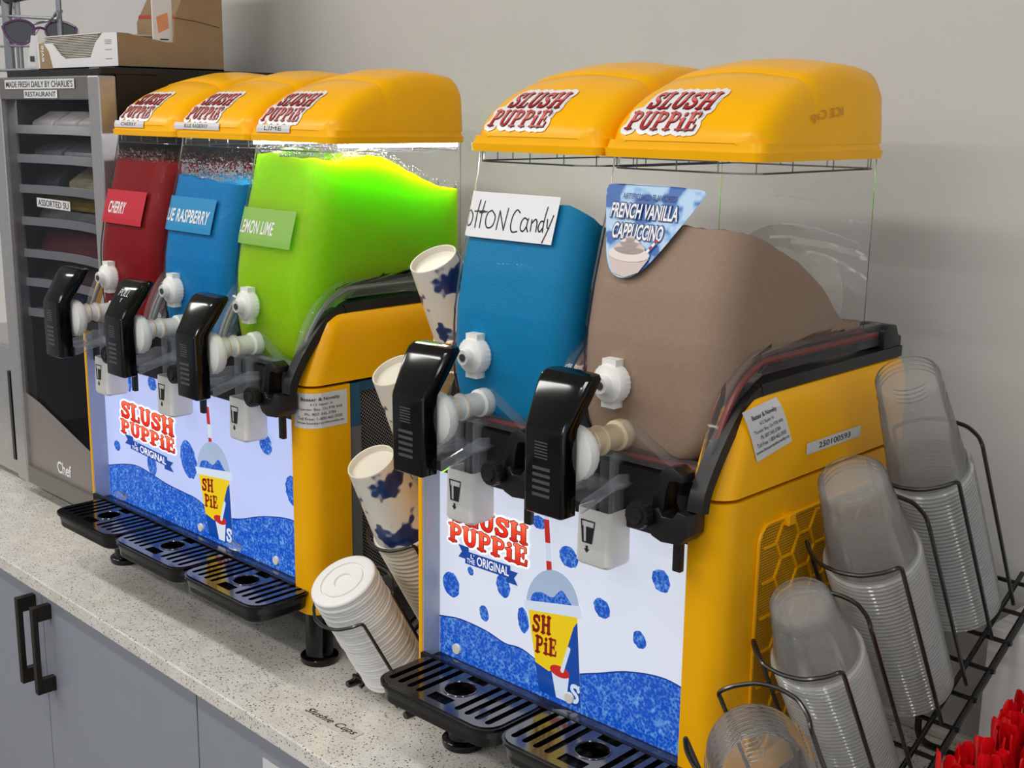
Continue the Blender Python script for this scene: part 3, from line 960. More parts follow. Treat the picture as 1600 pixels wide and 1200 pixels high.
def machine(n, loc, rz, label, opts):
    W = P * n
    root = empty('slush_machine', loc, rz); tag(root, label, 'slush machine')
    ext = .30
    # yellow sides
    def foot(z, yf, xo, yend, thick=.007):
        pts = [(W - .024, yf, z)]
        r = .024
        cx, cy = W + xo - r, yf + r
        for k in range(7):
            a = -PI / 2 + PI / 2 * k / 6
            pts.append((cx + r * math.cos(a), cy + r * math.sin(a), z))
        pts += [(W + xo, yend, z), (W + xo - thick, yend, z), (W + xo - thick, yf + .033, z), (W - .024, yf + .033, z)]
        return pts
    yl = opts['yend']
    MB().loft([foot(.082, -.062, .018, yl), foot(.4075, -.062, .018, yl)]).build('side_panel', 'yellow2', root)
    if opts['side'] == 'grille':
        vs, fs = fill2d([[(-.012, .082), (.30, .082), (.30, .4075), (-.012, .4075)], [(.004, .12), (.004, .355), (.011, .369), (.258, .369), (.258, .12)]], .0035)
        m = MB(); m.add([(W + .0145 + v[2], v[0], v[1]) for v in vs], fs); m.build('side_sheet', 'yellow2', root, 30)
    up = MB()
    up.loft([foot(.4115, -.062, .018, ext), foot(.435, -.053, .0175, ext), (foot(.475, -.037, .0165, ext)), foot(.494, -.028, .014, ext), foot(.503, -.019, .009, ext), foot(.506, -.011, .003, ext)])
    o = up.build('shoulder_panel', 'yellow2', root)
    MB().prism([(-.062, .082), (-.062, .411), (-.028, .494), (-.015, .505), (ext, .505), (ext, .082)], -.0205, -.0135).build('side_panel', 'yellow2', root, bevel=.001)
    MB().box(-.0135, W + .011, ext - .012, ext, .09, .50).build('rear_panel', 'blackm', root, 0)
    MB().box(-.0135, W + .008, -.028, ext - .012, .084, .10).build('base_plate', 'blackm', root, 0)
    # recess around the backlit sheet
    MB().box(-.0135, -.0120, -.061, -.030, .108, .40).build('recess_liner', opts['liner'], root, 0)
    pan = MB().box(-.012, W - .022, -.0335, -.030, .108, .356).build('front_panel', opts['sheet'], root, 0)
    pan['label'] = 'glowing white backlit front sheet'
    panel_art(pan, W, *opts['art'])
    MB().box(-.013, W - .024, -.050, -.028, .354, .432).build('valance', 'blackm', root, 0, bevel=.002)
    m = MB(); m.box(-.013, W - .024, -.062, -.033, .100, .1115); m.box(-.013, W - .024, -.066, -.060, .100, .121)
    m.build('lower_rail', 'black', root, 0, bevel=.001)
    for x in opts['screws']:
        MB().lathe([(.003, .0372), (.0062, .0372), (.0068, .036), (.0068, .034)], 16, (x, 0, .1255), 'y', True, True).build('panel_screw', ['whitegloss'], root)
    for x in opts.get('clips', []):
        MB().lathe([(.0, -.018), (.0062, -.018), (.0066, -.016), (.0066, .004), (.0058, .006), (0, .006)], 14, (x, -.045, .1255), 'x').build('clear_clip', 'clearpart', root)
    # black deck the bowls sit on
    de = smooth2([(-.086, .404), (-.080, .426), (-.056, .463), (-.026, .497), (.002, .513), (.04, .5175), (.305, .5185)], 5); rg_ = []
    for i_, (y, z) in enumerate(de):
        a_, b_ = de[max(0, i_ - 1)], de[min(len(de) - 1, i_ + 1)]
        d_ = Vector((b_[0] - a_[0], b_[1] - a_[1])).normalized(); h_ = .0125
        rg_.append([(W - .010, y, z), (W + .007, y, z), (W + .007, y + d_.y * h_, z - d_.x * h_), (W - .010, y + d_.y * h_, z - d_.x * h_)])
    MB().loft(rg_).build('deck_edge', 'blackm', root, 40)
    MB().prism([(-.060, .408), (-.060, .424), (-.030, .428), (.016, .50), (.03, .51), (.305, .5135), (.305, .49), (.02, .48), (-.02, .408)], -.012, W - .008).build('deck', 'blackm', root, 0)
    MB().prism([(.262, .515), (.262, .540), (.270, .546), (.290, .544), (.296, .532), (.304, .530), (.304, .515)], W - .03, W + .006).build('deck_lug', 'blackm', root, bevel=.002)
    for x in (.03, W - .012):
        for y in (-.032, .26):
            MB().lathe([(.0, 0), (.026, 0), (.0275, .003), (.0275, .009), (.0255, .011), (.020, .012), (.0195, .014), (.0195, .085)], 28, (x, y, 0), 'z', True, True).build('leg', 'black', root)
    # side openings
    if opts['side'] == 'grille':
        MB().box(W + .005, W + .009, .004, .262, .118, .372).build('condenser', 'coil', root, 0)
        g = MB()
        out = [(.0085, .374), (.2625, .374), (.2625, .115), (-.002, .115), (-.002, .36)]
        g.prism(out, W + .0182, W + .0194)
        go = g.build('vent_grille', M['ygrille'], root, 0)
        hx = MB(); R = .022
        for i in range(-1, 9):
            for j in range(-1, 9):
                cy = .02 + i * R * 1.5; cz = .14 + j * R * math.sqrt(3) + (R * math.sqrt(3) / 2 if i % 2 else 0)
                for k in range(3):
                    a, b = PI / 3 * k, PI / 3 * (k + 1)
                    p = (cy + R * math.cos(a), cz + R * math.sin(a)); q = (cy + R * math.cos(b), cz + R * math.sin(b))
                    if min(p[0], q[0]) < .0 or max(p[0], q[0]) > .262 or min(p[1], q[1]) < .116 or max(p[1], q[1]) > .373: continue
                    dx, dz = q[0] - p[0], q[1] - p[1]; L_ = math.hypot(dx, dz); nx, nz = -dz / L_ * .0012, dx / L_ * .0012
                    X0, X1 = W + .0186, W + .0212
                    vs = [(X1, p[0] + nx, p[1] + nz), (X1, p[0] - nx, p[1] - nz), (X1, q[0] - nx, q[1] - nz), (X1, q[0] + nx, q[1] + nz)]
                    vs += [(X0, v[1], v[2]) for v in vs]
                    hx.add(vs, [(0, 1, 2, 3), (0, 4, 5, 1), (2, 6, 7, 3), (1, 5, 6, 2), (3, 7, 4, 0)])
        hr = hx.build('hexagon_rib', 'yellow2', go, 0); hr['kind'] = 'stuff'
        fr = MB(); fr.tube([(W + .0195, a, b) for a, b in fillet2(out, .008)], .0022, 6, True); fr.build('grille_rim', 'yellow2', go)
        MB().box(W + .017, W + .027, .043, .056, .366, .378).build('grille_tab', 'yellow2', root, 0, bevel=.001)
    else:
        MB().box(W - .006, W + .004, .03, ext - .012, .10, .405).build('condenser_mesh', M['wovenmesh'], root, 0)
        MB().box(W + .004, W + .014, .0075, .030, .085, .345).build('condenser_frame', 'greyframe', root, 0, bevel=.0008)
        MB().box(W + .003, W + .015, .0075, .028, .345, .4065).build('blue_tape', 'blueTape', root, 0, bevel=.0008)
        MB().box(W + .003, W + .012, .028, ext - .012, .392, .4065).build('blue_tape', 'blueTape', root, 0, bevel=.0008)
        MB().box(W + .004, W + .012, .03, ext - .012, .085, .105).build('condenser_frame', 'greyframe', root, 0, bevel=.0008)
    # stickers on the side
    for kind, a, b, c, d in opts['side_labels']:
        m = MB(); X = W + .0185
        if kind == 'shop':
            def fn(u, v, L=(a, b, c, d)):
                return side_pt(W, L[0] + (L[1] - L[0]) * u, L[2] + (L[3] - L[2]) * v, opts)
            gv = [(i / 8, j / 4) for j in range(5) for i in range(9)]
            gf = [(j * 9 + i, j * 9 + i + 1, (j + 1) * 9 + i + 1, (j + 1) * 9 + i) for j in range(4) for i in range(8)]
            m.flat((gv, gf), lambda u, v: fn(u, v), 0)
            lift = lambda u, v: tuple(Vector(fn(u, v)) + Vector((.0005, -.0004, 0)))
            for t, x0, x1, z0, z1, bo in (('Bazaar & Novelty', .17, .86, .76, .88, .014), ('612 Squier St', .33, .72, .635, .725, 0), ('Thunder Bay, On P7B 4A8', .10, .90, .50, .59, 0),
                                  ('Ph: 807-345-3784', .24, .78, .375, .455, 0), ('Toll Free: 1-800-465-3930', .10, .90, .24, .325, 0), ('www.bazaarandnovelty.ca', .07, .93, .11, .195, .006)):
                put_text(m, t, x0, x1, z0, z1, lift, 1, bo)
            o = m.build('address_sticker', ['label', 'ink'], root, 0); o['label'] = 'white address sticker of a shop'
        else:
            m.add([(X, a, c), (X, b, c), (X, b, d), (X, a, d)], [(0, 1, 2, 3)])
            put_text(m, '250100593', a + (b - a) * .22, a + (b - a) * .80, c + (d - c) * .25, c + (d - c) * .75, lambda u, v: (X + .0004, u, v), 1, .004)
            o = m.build('number_sticker', ['label', 'ink'], root, 0); o['label'] = 'white strip sticker reading 250100593'
    # everything repeated for each bowl
    for k in range(n):
        L = (k * P, 0, 0)
        bowl = shared('bowl', bowl_mesh, 'bowl', 'clear', root, L)
        shared('rimbead', rim_mesh, 'bowl_rim', 'rimbead', root, L)
        lid = shared('lid', lid_mesh, 'lid', 'yellow', root, L, smooth=50)
        if 'logo' not in _shared: _shared['logo'] = logo_sticker(lid)
        else: dup(_shared['logo'], lid)
        shared('flange', flange_mesh, 'bowl_flange', 'flange', root, L)
        shared(opts['gasket'], gasket_mesh, 'gasket', opts['gasket'], root, L)
        lv = shared('lever', lever_mesh, 'tap_lever', 'black', root, L, smooth=16)
        if 'groove' not in _shared: _shared['groove'] = groove_mesh().build('grip_groove', 'groove', lv, 0)
        else: dup(_shared['groove'], lv)
        if opts.get('pull') == k:
            m = MB(); pf = lambda a, b: (a, -.1555 + (b - .475) * .72 - .0012, b)
            put_text(m, 'PULL', .050, .078, .5035, .5125, pf, 0, -.008, .2); put_text(m, 'T', .0625, .0685, .4955, .5005, pf, 0, -.008)
            o = m.build('scratched_word', 'label', lv, 0); o['label'] = 'the word Pull scratched into the lever'
        shared('collar', collar_mesh, 'tap_collar', 'white', root, L)
        old = (n == 2 and k == 1)
        tb = shared('ttube_old' if old else 'ttube', tube_mesh, 'tap_tube', 'ivory' if old else 'white', root, L)
        if 'tring' not in _shared: _shared['tring'] = ring_mesh().build('seal_ring', 'ivory', tb)
        else: dup(_shared['tring'], tb)
        kn = shared('knob', knob_mesh, 'locking_knob', 'white', root, L)
        if 'kscrew' not in _shared: _shared['kscrew'] = MB().lathe([(.0, .0752), (.0042, .0751), (.0045, .074)], 14, (.068, 0, .5055), 'y').build('knob_screw', 'groove', kn)
        else: dup(_shared['kscrew'], kn)
        sp = shared('spout', spout_mesh, 'spout_guard', 'whitegloss', root, L)
        if 'icon' not in _shared: _shared['icon'] = icon_mesh().build('glass_symbol', 'ink', sp, 0)
        else: dup(_shared['icon'], sp)
        shared('tower', tower_mesh, 'spout_tower', 'clearpart', root, L, smooth=20)
        cl = shared('clamp', clamp_mesh, 'bowl_clamp', 'blackm', root, L, bevel=.0012)
        if 'cknob' not in _shared: _shared['cknob'] = clampknob_mesh().build('clamp_knob', 'blackm', cl)
        else: dup(_shared['cknob'], cl)
        TL = (k * P + opts.get('tray_dx', 0), 0, opts.get('tray_dz', 0))
        tr = shared('tray', tray_mesh, 'drip_tray', 'tray', root, TL)
        if 'grate' not in _shared: _shared['grate'] = grate_mesh().build('tray_grate', 'grate', tr, 30)
        else: dup(_shared['grate'], tr)
        if opts['led'][k]:
            shared('led', led_mesh, 'lamp_strip', M['led'], root, L)
        sign = opts['signs'][k]
        if sign: sign(bowl)
        if opts['names'][k]:
            t = opts['names'][k]; m = MB(); x0, x1 = opts['namex'][k]
            g = lambda u, v: (x0 + (x1 - x0) * u, (-.0014 if v < .5 else lid_yx(x0 + (x1 - x0) * u, .7445 + .0105 * v) - .0016), .7445 + .0105 * v)
            m.flat(([(i_ / 8, j_ / 4) for j_ in range(5) for i_ in range(9)], [(j_ * 9 + i_, j_ * 9 + i_ + 1, (j_ + 1) * 9 + i_ + 1, (j_ + 1) * 9 + i_) for j_ in range(4) for i_ in range(8)]), g, 0)
            put_text(m, t, .24, .76, .26, .76, lambda u, v: tuple(Vector(g(u, v)) + Vector((0, -.0004, .0001))), 1)
            o = m.build('name_sticker', ['label', 'ink'], lid, 0); o['label'] = 'white strip sticker reading ' + t.title()
    return root

def fillet2(pts, r, n=4):
    N = len(pts); out = []
    for i in range(N):
        a, b, c = Vector(pts[i - 1]), Vector(pts[i]), Vector(pts[(i + 1) % N])
        p = b + (a - b).normalized() * r; q = b + (c - b).normalized() * r
        for k in range(n + 1):
            t = k / n; v = p * (1 - t) ** 2 + b * 2 * t * (1 - t) + q * t * t; out.append((v.x, v.y))
    return out

def side_pt(W, y, z, opts):
    """a point on the yellow side skin (rounded front corner), slightly proud"""
    r = .024; yf = -.062; e = .0006
    if z > .411: yf = -.062 + (z - .411) * .4
    cy = yf + r
    xo = .018 if z < .43 else .0168
    if y < cy:
        # wrap on the arc by length
        s = (cy - y); a = s / r
        if a <= PI / 2:
            return (W + xo - r + (r + e) * math.cos(a), cy - (r + e) * math.sin(a), z)
        return (W + xo - r - (s - r * PI / 2), yf - e, z)
    return (W + xo + e, y, z)
# ------------------------------------------------------------------ materials for the machines
M['ygrille'] = mesh_mat('yellow_perforated', (236, 172, 12), (0, 0, 0), 340, fill=.76)
M['wovenmesh'] = mesh_mat('woven_wire', (150, 150, 146), (10, 10, 11), 260, fill=.74, see_through=False, diag=True)
M['sheetB'] = lit('backlit_white', (232, 238, 255), .62)
M['sheetA'] = lit('backlit_cool_white', (196, 208, 255), .72)
M['linerB'] = pm('liner_white', (170, 176, 190), .4)
M['linerA'] = pm('liner_cool', (160, 168, 196), .4)
M['led'] = lit('lamp_strip_glow', (238, 244, 255), 75)
def slush_mat(name, c, sub=0, noise=.12, rough=.35, scale=.03, rad=None):
    m = pm(name, c, rough, spec=.15, sub=sub, subr=rad or tuple(max(.02, v) for v in lin(c)), noise=noise, nscale=240, bump=.25, bscale=700)
    m.node_tree.nodes['Principled BSDF'].inputs['Subsurface Scale'].default_value = scale
    return m
M['cherry'] = slush_mat('cherry_slush', (122, 0, 5))
M['raspberry'] = slush_mat('blue_raspberry_slush', (0, 116, 178))
M['lime'] = slush_mat('lime_slush', (140, 200, 0), sub=1., noise=.04, scale=.22, rad=(.45, 1.0, .05))
M['cotton'] = slush_mat('cotton_candy_slush', (0, 122, 172), noise=.06)
M['cocoa'] = slush_mat('cappuccino_slush', (152, 128, 110), noise=.05)
M['froth'] = clear('froth_bubbles', haze=.35, hazec=(240, 244, 255), ior_blend=.5, rough=.05)
M['frothpink'] = clear('pink_froth_bubbles', haze=.25, hazec=(232, 150, 160), ior_blend=.5, rough=.05)

def on_bowl(x, z, d=0):
    return (x, bowl_y(x, z) - .0018 - .00035 * d, z)
def sheet_on_bowl(mb, x0, x1, z0, z1, mi, slant=0.):
    nx, nz = 14, 6
    vs = [on_bowl(x0 + (x1 - x0) * i / nx + slant * (j / nz), z0 + (z1 - z0) * j / nz) for j in range(nz + 1) for i in range(nx + 1)]
    fs = [(j * (nx + 1) + i, j * (nx + 1) + i + 1, (j + 1) * (nx + 1) + i + 1, (j + 1) * (nx + 1) + i) for j in range(nz) for i in range(nx)]
    mb.add(vs, fs, mi)
def flavour_sign(text, c, x0, x1, z0, z1, tx0, tx1, tz0, tz1, tint=1.):
    def go(bowl):
        mb = MB(); sheet_on_bowl(mb, x0, x1, z0, z1, 0)
        put_text(mb, text, tx0, tx1, tz0, tz1, lambda a, b: on_bowl(max(a, x0 + .001), b, 1), 1, .022, .15, 1.08)
        o = mb.build('flavour_sign', [pm('sign_' + text.replace(' ', '_').lower(), c, .35), M['logo_white']], bowl, 0)
        o['label'] = 'coloured plastic card reading ' + text.title()
    return go
def cotton_sign(bowl):
    mb = MB(); sheet_on_bowl(mb, .004, .160, .6365, .687, 0)
    # hand lettering, marker strokes in sign units
    st = [[(.055, .72), (.03, .80), (.008, .66), (.004, .42), (.02, .28), (.05, .33)],
          [(.13, .62), (.09, .56), (.085, .36), (.12, .24), (.165, .30), (.175, .50), (.13, .62)],
          [(.235, .88), (.225, .55), (.228, .22)], [(.19, .60), (.30, .63)], [(.285, .86), (.275, .55), (.278, .22)], [(.25, .58), (.325, .62)],
          [(.375, .66), (.335, .58), (.33, .38), (.36, .24), (.41, .30), (.42, .52), (.375, .66)],
          [(.455, .22), (.46, .66)], [(.46, .66), (.53, .22)], [(.53, .22), (.54, .74)],
          [(.665, .66), (.63, .72), (.60, .58), (.595, .34), (.62, .20), (.67, .22)],
          [(.755, .50), (.72, .55), (.695, .44), (.70, .28), (.73, .24), (.755, .36)], [(.76, .54), (.755, .36), (.775, .24)],
          [(.795, .52), (.80, .26)], [(.80, .44), (.83, .54), (.85, .46), (.855, .26)],
          [(.915, .50), (.885, .50), (.87, .36), (.89, .26), (.915, .36)], [(.925, .84), (.915, .50), (.92, .26)],
          [(.945, .56), (.955, .38), (.975, .36)], [(.995, .66), (.965, .30), (.935, .02)]]
    for s in st:
        pts = smooth2([(.006 + .150 * a, .637 + .050 * b * .92) for a, b in s], 5) if len(s) > 2 else [(.006 + .150 * a, .637 + .050 * b * .92) for a, b in s]
        vs, fs = stroke2d(pts, .0016)
        mb.flat((vs, fs), lambda a, b: on_bowl(a, b, 1), 1)
    o = mb.build('flavour_sign', ['paper', 'ink'], bowl, 0); o['label'] = 'white paper with cotton candy written by hand in marker'
def vanilla_sticker(bowl):
    mb = MB()
    out = smooth2([(.0145, .7005), (.022, .7045), (.075, .7055), (.128, .7040), (.1385, .7010), (.1365, .6945), (.118, .668), (.096, .638), (.078, .6195), (.060, .6125), (.044, .6165), (.033, .632), (.022, .664), (.0145, .692)], 4, True)
    nvs, nfs = fill2d([out]); 
    # fan from a fine grid so that the sheet follows the bowl
    mb.flat(([(v[0], v[1]) for v in nvs], nfs), lambda a, b: (a + .007, bowl_y(max(a + .007, .03), b) - .0035, b), 0)
    f = lambda d: (lambda a, b: (a + .007, bowl_y(max(a + .007, .03), b) - .0035 - .0005 * d, b))
    put_text(mb, 'ARTIFICIALLY FLAVORED', .038, .1050, .6905, .6965, f(1), 3, .012)
    for t, x0, x1, z0, z1 in (('FRENCH VANILLA', .0265, .1120, .6715, .6865), ('CAPPUCCINO', .0345, .0985, .6510, .6665)):
        put_text(mb, t, x0 - .0012, x1 + .0012, z0 - .0012, z1 + .0012, f(1), 3, .10, .06)
        put_text(mb, t, x0, x1, z0, z1, f(2), 2, .02, .06)
    cupl = [(.036, .634), (.088, .634), (.078, .6195), (.062, .6135), (.046, .6170)]
    vs, fs = fill2d([cupl]); mb.flat(([(v[0], v[1]) for v in vs], fs), f(3), 4)
    for (cx, cz, rx, rz, mi) in ((.062, .6365, .0265, .0075, 5), (.061, .6425, .020, .0065, 4), (.0605, .6475, .0125, .005, 5), (.0605, .6510, .006, .0035, 4)):
        vs, fs = fill2d([[(cx + rx * math.cos(2 * PI * k / 20), cz + rz * math.sin(2 * PI * k / 20)) for k in range(20)]])
        mb.flat(([(v[0], v[1]) for v in vs], fs), f(4), mi)
    for k in range(4):
        vs, fs = stroke2d([(.084 + .0026 * k, .640 + .0032 * k), (.0866 + .0026 * k, .6432 + .0032 * k)], .0028, False); mb.flat((vs, fs), f(5), 6 if k % 2 else 2)
    icy = splash('icy_blue_print', (36, 92, 172), (120, 170, 220), 38, .42, (176, 206, 236))
    o = mb.build('flavour_sticker', [icy, 'logo_white', M['logo_white'], pm('print_navy', (24, 62, 132), .3), pm('print_foam', (206, 190, 184), .4), pm('print_foam_pale', (228, 216, 210), .4), pm('print_red', (176, 30, 40), .4)], bowl, 0)
    o['label'] = 'blue triangular sticker reading French Vanilla Cappuccino'

optsA = dict(yend=.0072, side='mesh', gasket='grey_gasket', liner='linerA', sheet='sheetA', led=(False, True, True), pull=1, screws=(.285, .49), clips=(.052, .40), tray_dx=.012,
    side_labels=[('shop', -.0857, .0015, .3525, .4015)],
    signs=[flavour_sign('CHERRY', (190, 22, 44), .004, .158, .5925, .6455, .048, .102, .6085, .6275), flavour_sign('BLUE RASPBERRY', (24, 136, 190), .004, .158, .5945, .6455, .013, .148, .6080, .6275),
           flavour_sign('LEMON LIME', (136, 184, 78), .004, .156, .5900, .6405, .029, .112, .6050, .6235)],
    names=['CHERRY', 'BLUE RASBERRY', 'LIME'], namex=[(.014, .108), (.001, .127), (.024, .104)],
    art=(1, ((.045, .216, .2635, .2925), (.041, .217, .236, .2600), -.004), (.072, .190, .2125, .2290, -.007),
         [(.0234, .2078, .011, .009), (.1383, .1975, .015, .018), (.2542, .2307, .024, .031), (.0725, .332, .013, .02), (.214, .328, .018, .018), (.152, .338, .014, .012), (.535, .243, .018, .022), (.47, .300, .016, .017)],
         ((.2834, .2190), (.3708, .2277), (.309, .1180), (.376, .1185), (.317, .3300), .2744),
         [(-.0115, .1655), (.05, .180), (.0992, .185), (.181, .1751), (.24, .172), (.274, .170), (.33, .158), (.39, .165), (.46, .186), (.53, .198), (.577, .190)], ((205, 216, 255), .80)))
optsB = dict(yend=-.012, side='grille', gasket='red_gasket', liner='linerB', sheet='sheetB', led=(False, False), screws=(.020, .205), tray_dx=-.004, tray_dz=.002,
    side_labels=[('num', .0825, .1965, .4322, .4447)], signs=[cotton_sign, vanilla_sticker], names=[None, None], namex=[None, None],
    art=(1, ((.010, .1365, .2900, .3135), (.005, .1370, .2640, .2872), 0.), (.034, .1095, .2415, .2575, .001),
         [(.0088, .2067, .0145, .0165), (.0972, .2301, .0115, .0145), (.0657, .1859, .008, .010), (.0423, .2334, .005, .0055), (.1974, .2925, .014, .0125), (.2471, .2464, .012, .0115), (.130, .197, .009, .016), (.152, .322, .011, .008), (.325, .300, .012, .013), (.300, .226, .009, .010)],
         ((.1377, .2179), (.2125, .2308), (.158, .1180), (.222, .1180), (.164, .3300), .2713),
         [(-.0115, .160), (.025, .166), (.069, .1645), (.1015, .1585), (.13, .160), (.18, .148), (.235, .165), (.285, .184), (.335, .193), (.378, .186)], ((255, 255, 255), .70)))
mA = machine(3, (0, 0, 0), .01908, 'yellow three-bowl slush machine with red, blue and lime slush', optsA)
mB = machine(2, (.8792, -.0011, 0), .03484, 'yellow two-bowl slush machine with cotton candy and cappuccino bowls', optsB)

# address sticker set askew on the shoulder of the two-bowl machine
m = MB(); W = .4
xt = [(.411, .018), (.435, .0175), (.475, .0165), (.494, .014), (.503, .009)]
cr = [(-.0357, .4965), (.0291, .5015), (.0530, .4527), (-.0113, .4432)]   # TL TR BR BL as (y, z)
def skew(u, v, e=0.):
    y = (cr[3][0] * (1 - u) + cr[2][0] * u) * (1 - v) + (cr[0][0] * (1 - u) + cr[1][0] * u) * v
    z = (cr[3][1] * (1 - u) + cr[2][1] * u) * (1 - v) + (cr[0][1] * (1 - u) + cr[1][1] * u) * v
    return (W + lerp_tab(xt, z) + .0012 + e, y, z)
gv = [(i / 6, j / 6) for j in range(7) for i in range(7)]
m.flat((gv, [(j * 7 + i, j * 7 + i + 1, (j + 1) * 7 + i + 1, (j + 1) * 7 + i) for j in range(6) for i in range(6)]), skew, 0)
for t, x0, x1, z0, z1, bo in (('Bazaar & Novelty', .16, .84, .76, .88, .014), ('612 Squier St', .31, .70, .635, .725, 0), ('Thunder Bay, On P7B 4A8', .10, .90, .50, .59, 0),
                      ('Ph: 807-345-3784', .24, .78, .375, .455, 0), ('Toll Free: 1-800-465-3930', .10, .90, .24, .325, 0), ('www.bazaarandnovelty.ca', .03, .95, .11, .195, .006)):
    put_text(m, t, x0, x1, z0, z1, lambda u, v: skew(u, v, .0006), 1, bo)
o = m.build('address_sticker', ['label', 'ink'], mB, 0); o['label'] = 'white address sticker of a shop'
# embossed maker's words on the lid, read from inside so they run backwards
lidB = [c for c in mB.children if c.name.startswith('lid')][-1]
m = MB(); put_text(m, 'ICE Cap', 0, 1, 0, 1, lambda a, b: (.1974 - .0008 * b, .150 - .062 * a, .774 + .012 * b - .006 * a), 0, .0)
o = m.build('moulded_lettering', 'yemb', lidB, 0); o['label'] = 'faint moulded words Ice Cap running backwards'
# plain mixing augers where the slush leaves them bare
for r, k in ((mA, 2), (mB, 1)):
    o = auger_mesh().build('auger', clear('auger_plastic', haze=.5, hazec=(226, 224, 218), ior_blend=.1), r); o.location = (k * P, 0, 0)
# frosting left on the inside of the cappuccino bowl
m = MB()
for z0, z1, ya, yb_, w in ((.672, .640, .05, .215, .0018), (.660, .628, .03, .225, .0028), (.652, .622, .07, .232, .004), (.668, .662, .17, .226, .003), (.640, .600, .10, .235, .003), (.700, .690, .02, .12, .0015)):
    pts = [(ya + (yb_ - ya) * t / 10, z0 + (z1 - z0) * (t / 10) ** 1.4 + random.uniform(-.0008, .0008)) for t in range(11)]
    vs, fs = stroke2d(pts, w, False); m.flat((vs, fs), lambda a, b: (.1925, a, b))
fm_ = MB(); fm_.add([(.1918, .035, .668), (.1918, .238, .575), (.1918, .238, .712), (.1918, .035, .712)], [(0, 1, 2, 3)])
o = fm_.build('frost_film', clear('frost_film', haze=.13, hazec=(240, 240, 242), ior_blend=.02), mB, 0); o.location = (P, 0, 0)
o = m.build('frost_streak', clear('frost', haze=.55, hazec=(236, 232, 228)), mB, 0); o.location = (P, 0, 0); o['kind'] = 'stuff'

def wob(x, y, a=.0015): return a * (math.sin(x * 130 + y * 90) + math.sin(y * 210 - x * 60) * .6)
slush('slush_ice', mA, 0, lambda x, y: .6925 - .02 * max(0, x - .10) + wob(x, y) - .02 * max(0, y), 'cherry', 'dark red cherry slush in the leftmost bowl', (1500, .016, 'frothpink', .0016))
slush('slush_ice', mA, 1, lambda x, y: .6755 - .055 * max(0, x - .05) + wob(x, y) - .02 * max(0, y), 'raspberry', 'blue raspberry slush in the bowl between cherry and lime', (2600, .024, 'froth', .0019))
lm = [(-.05, .7165), (-.01, .7125), (.019, .706), (.04, .712), (.064, .7165), (.09, .712), (.115, .704), (.14, .692), (.163, .681), (.20, .669), (.245, .662)]
slush('slush_ice', mA, 2, lambda x, y: lerp_tab(lm, y) + wob(x, y, .0009) + (.004 if x < .08 else 0), 'lime', 'glowing lemon lime slush filling its bowl', (2200, .010, 'froth', .0015))
slush('slush_ice', mB, 0, lambda x, y: .678 - .8 * max(0, y + .012) * (1 if y < .02 else .2) + wob(x, y, .001) - (0 if y < .02 else .020), 'cotton', 'pale blue cotton candy slush behind the handwritten paper')
b2 = [(-.05, .668), (-.01, .6665), (.025, .655), (.05, .646), (.088, .630), (.12, .613), (.143, .5985), (.160, .583), (.175, .568), (.19, .558), (.21, .553), (.25, .550)]
slush('slush_ice', mB, 1, lambda x, y: lerp_tab(b2, y) + wob(x, y, .0006), 'cocoa', 'beige cappuccino slush sloping down to the back of its bowl')

# ------------------------------------------------------------------ tilted cup racks and their stacks
TA = math.radians(30)
def sh(x, s, h):   # position on the tilted rack: s along the slope, h away from it
    return Vector((x, s * math.cos(TA) - h * math.sin(TA), s * math.sin(TA) + h * math.cos(TA)))
ROT = (TA, 0, 0)
def rack(name, cx, half, pockets, s0, s1, label, wire_h):
    root = empty(name, (cx, .1, 0)); tag(root, label, 'cup rack')
    B0 = Vector(root.location)
    h0 = .026
    q = lambda x, s, h: sh(cx + x, s, h) - B0
    def part(nm, fn): 
        m_ = MB(); fn(m_); return m_.build(nm, 'wire', root)
    for x in (-half, half):
        part('side_rail', lambda m_: m_.tube([q(x, s0, h0 - .004), q(x, s1, h0 - .004)], .0042, 8))
    for x in (-half * .62, half * .62):
        part('long_bar', lambda m_: m_.tube([q(x, s0, h0), q(x, s1, h0)], .003, 8))
    s = s0 + .012
    while s < s1:
        part('cross_bar', lambda m_: m_.tube([q(-half - .006, s, h0 - .002), q(half + .006, s, h0 - .002)], .0028, 8)); s += .043
    for i, (sc, R, wh) in enumerate(pockets):
        for sg in (-1, 1):
            def u(m_):
                pts = [q(-R, sc + sg * R * .55, h0), q(-R, sc + sg * R * .55, wh - .012)]
                top_ = [(-R, .55), (-R * .82, .78), (-R * .45, 1.03), (0, 1.10), (R * .45, 1.03), (R * .82, .78), (R, .55)]
                pts += [q(a, sc + sg * R * b, wh) for a, b in top_]
                pts += [q(R, sc + sg * R * .55, wh - .012), q(R, sc + sg * R * .55, h0)]
                m_.tube(fillet(pts, .008, 3), .0023, 8)
            part('pocket_wire', u)
    # feet: a low loop at the front, tall legs at the back
    def front(m_):
        a, b = q(-half, s0 + .004, h0 - .004), q(half, s0 + .004, h0 - .004)
        zf = .0045 - B0.z
        m_.tube(fillet([a, (a.x, a.y - .012, zf), (a.x, a.y + .045, zf), (b.x, b.y + .045, zf), (b.x, b.y - .012, zf), b], .012), .0045, 8)
    part('front_foot', front)
    def back(m_):
        a, b = q(-half, s1 - .01, h0 - .004), q(half, s1 - .01, h0 - .004)
        zf = .0045 - B0.z
        m_.tube(fillet([a, (a.x, a.y, zf), (b.x, b.y, zf), b], .02), .0045, 8)
    part('back_leg', back)
    def mid(m_):
        a, b = q(-half, s0 + .20, h0 - .004), q(half, s0 + .20, h0 - .004)
        m_.tube(fillet([a, q(-half, s0 + .19, h0 - .05), q(half, s0 + .19, h0 - .05), b], .03), .0045, 8)
    part('cradle_bar', mid)
    return root

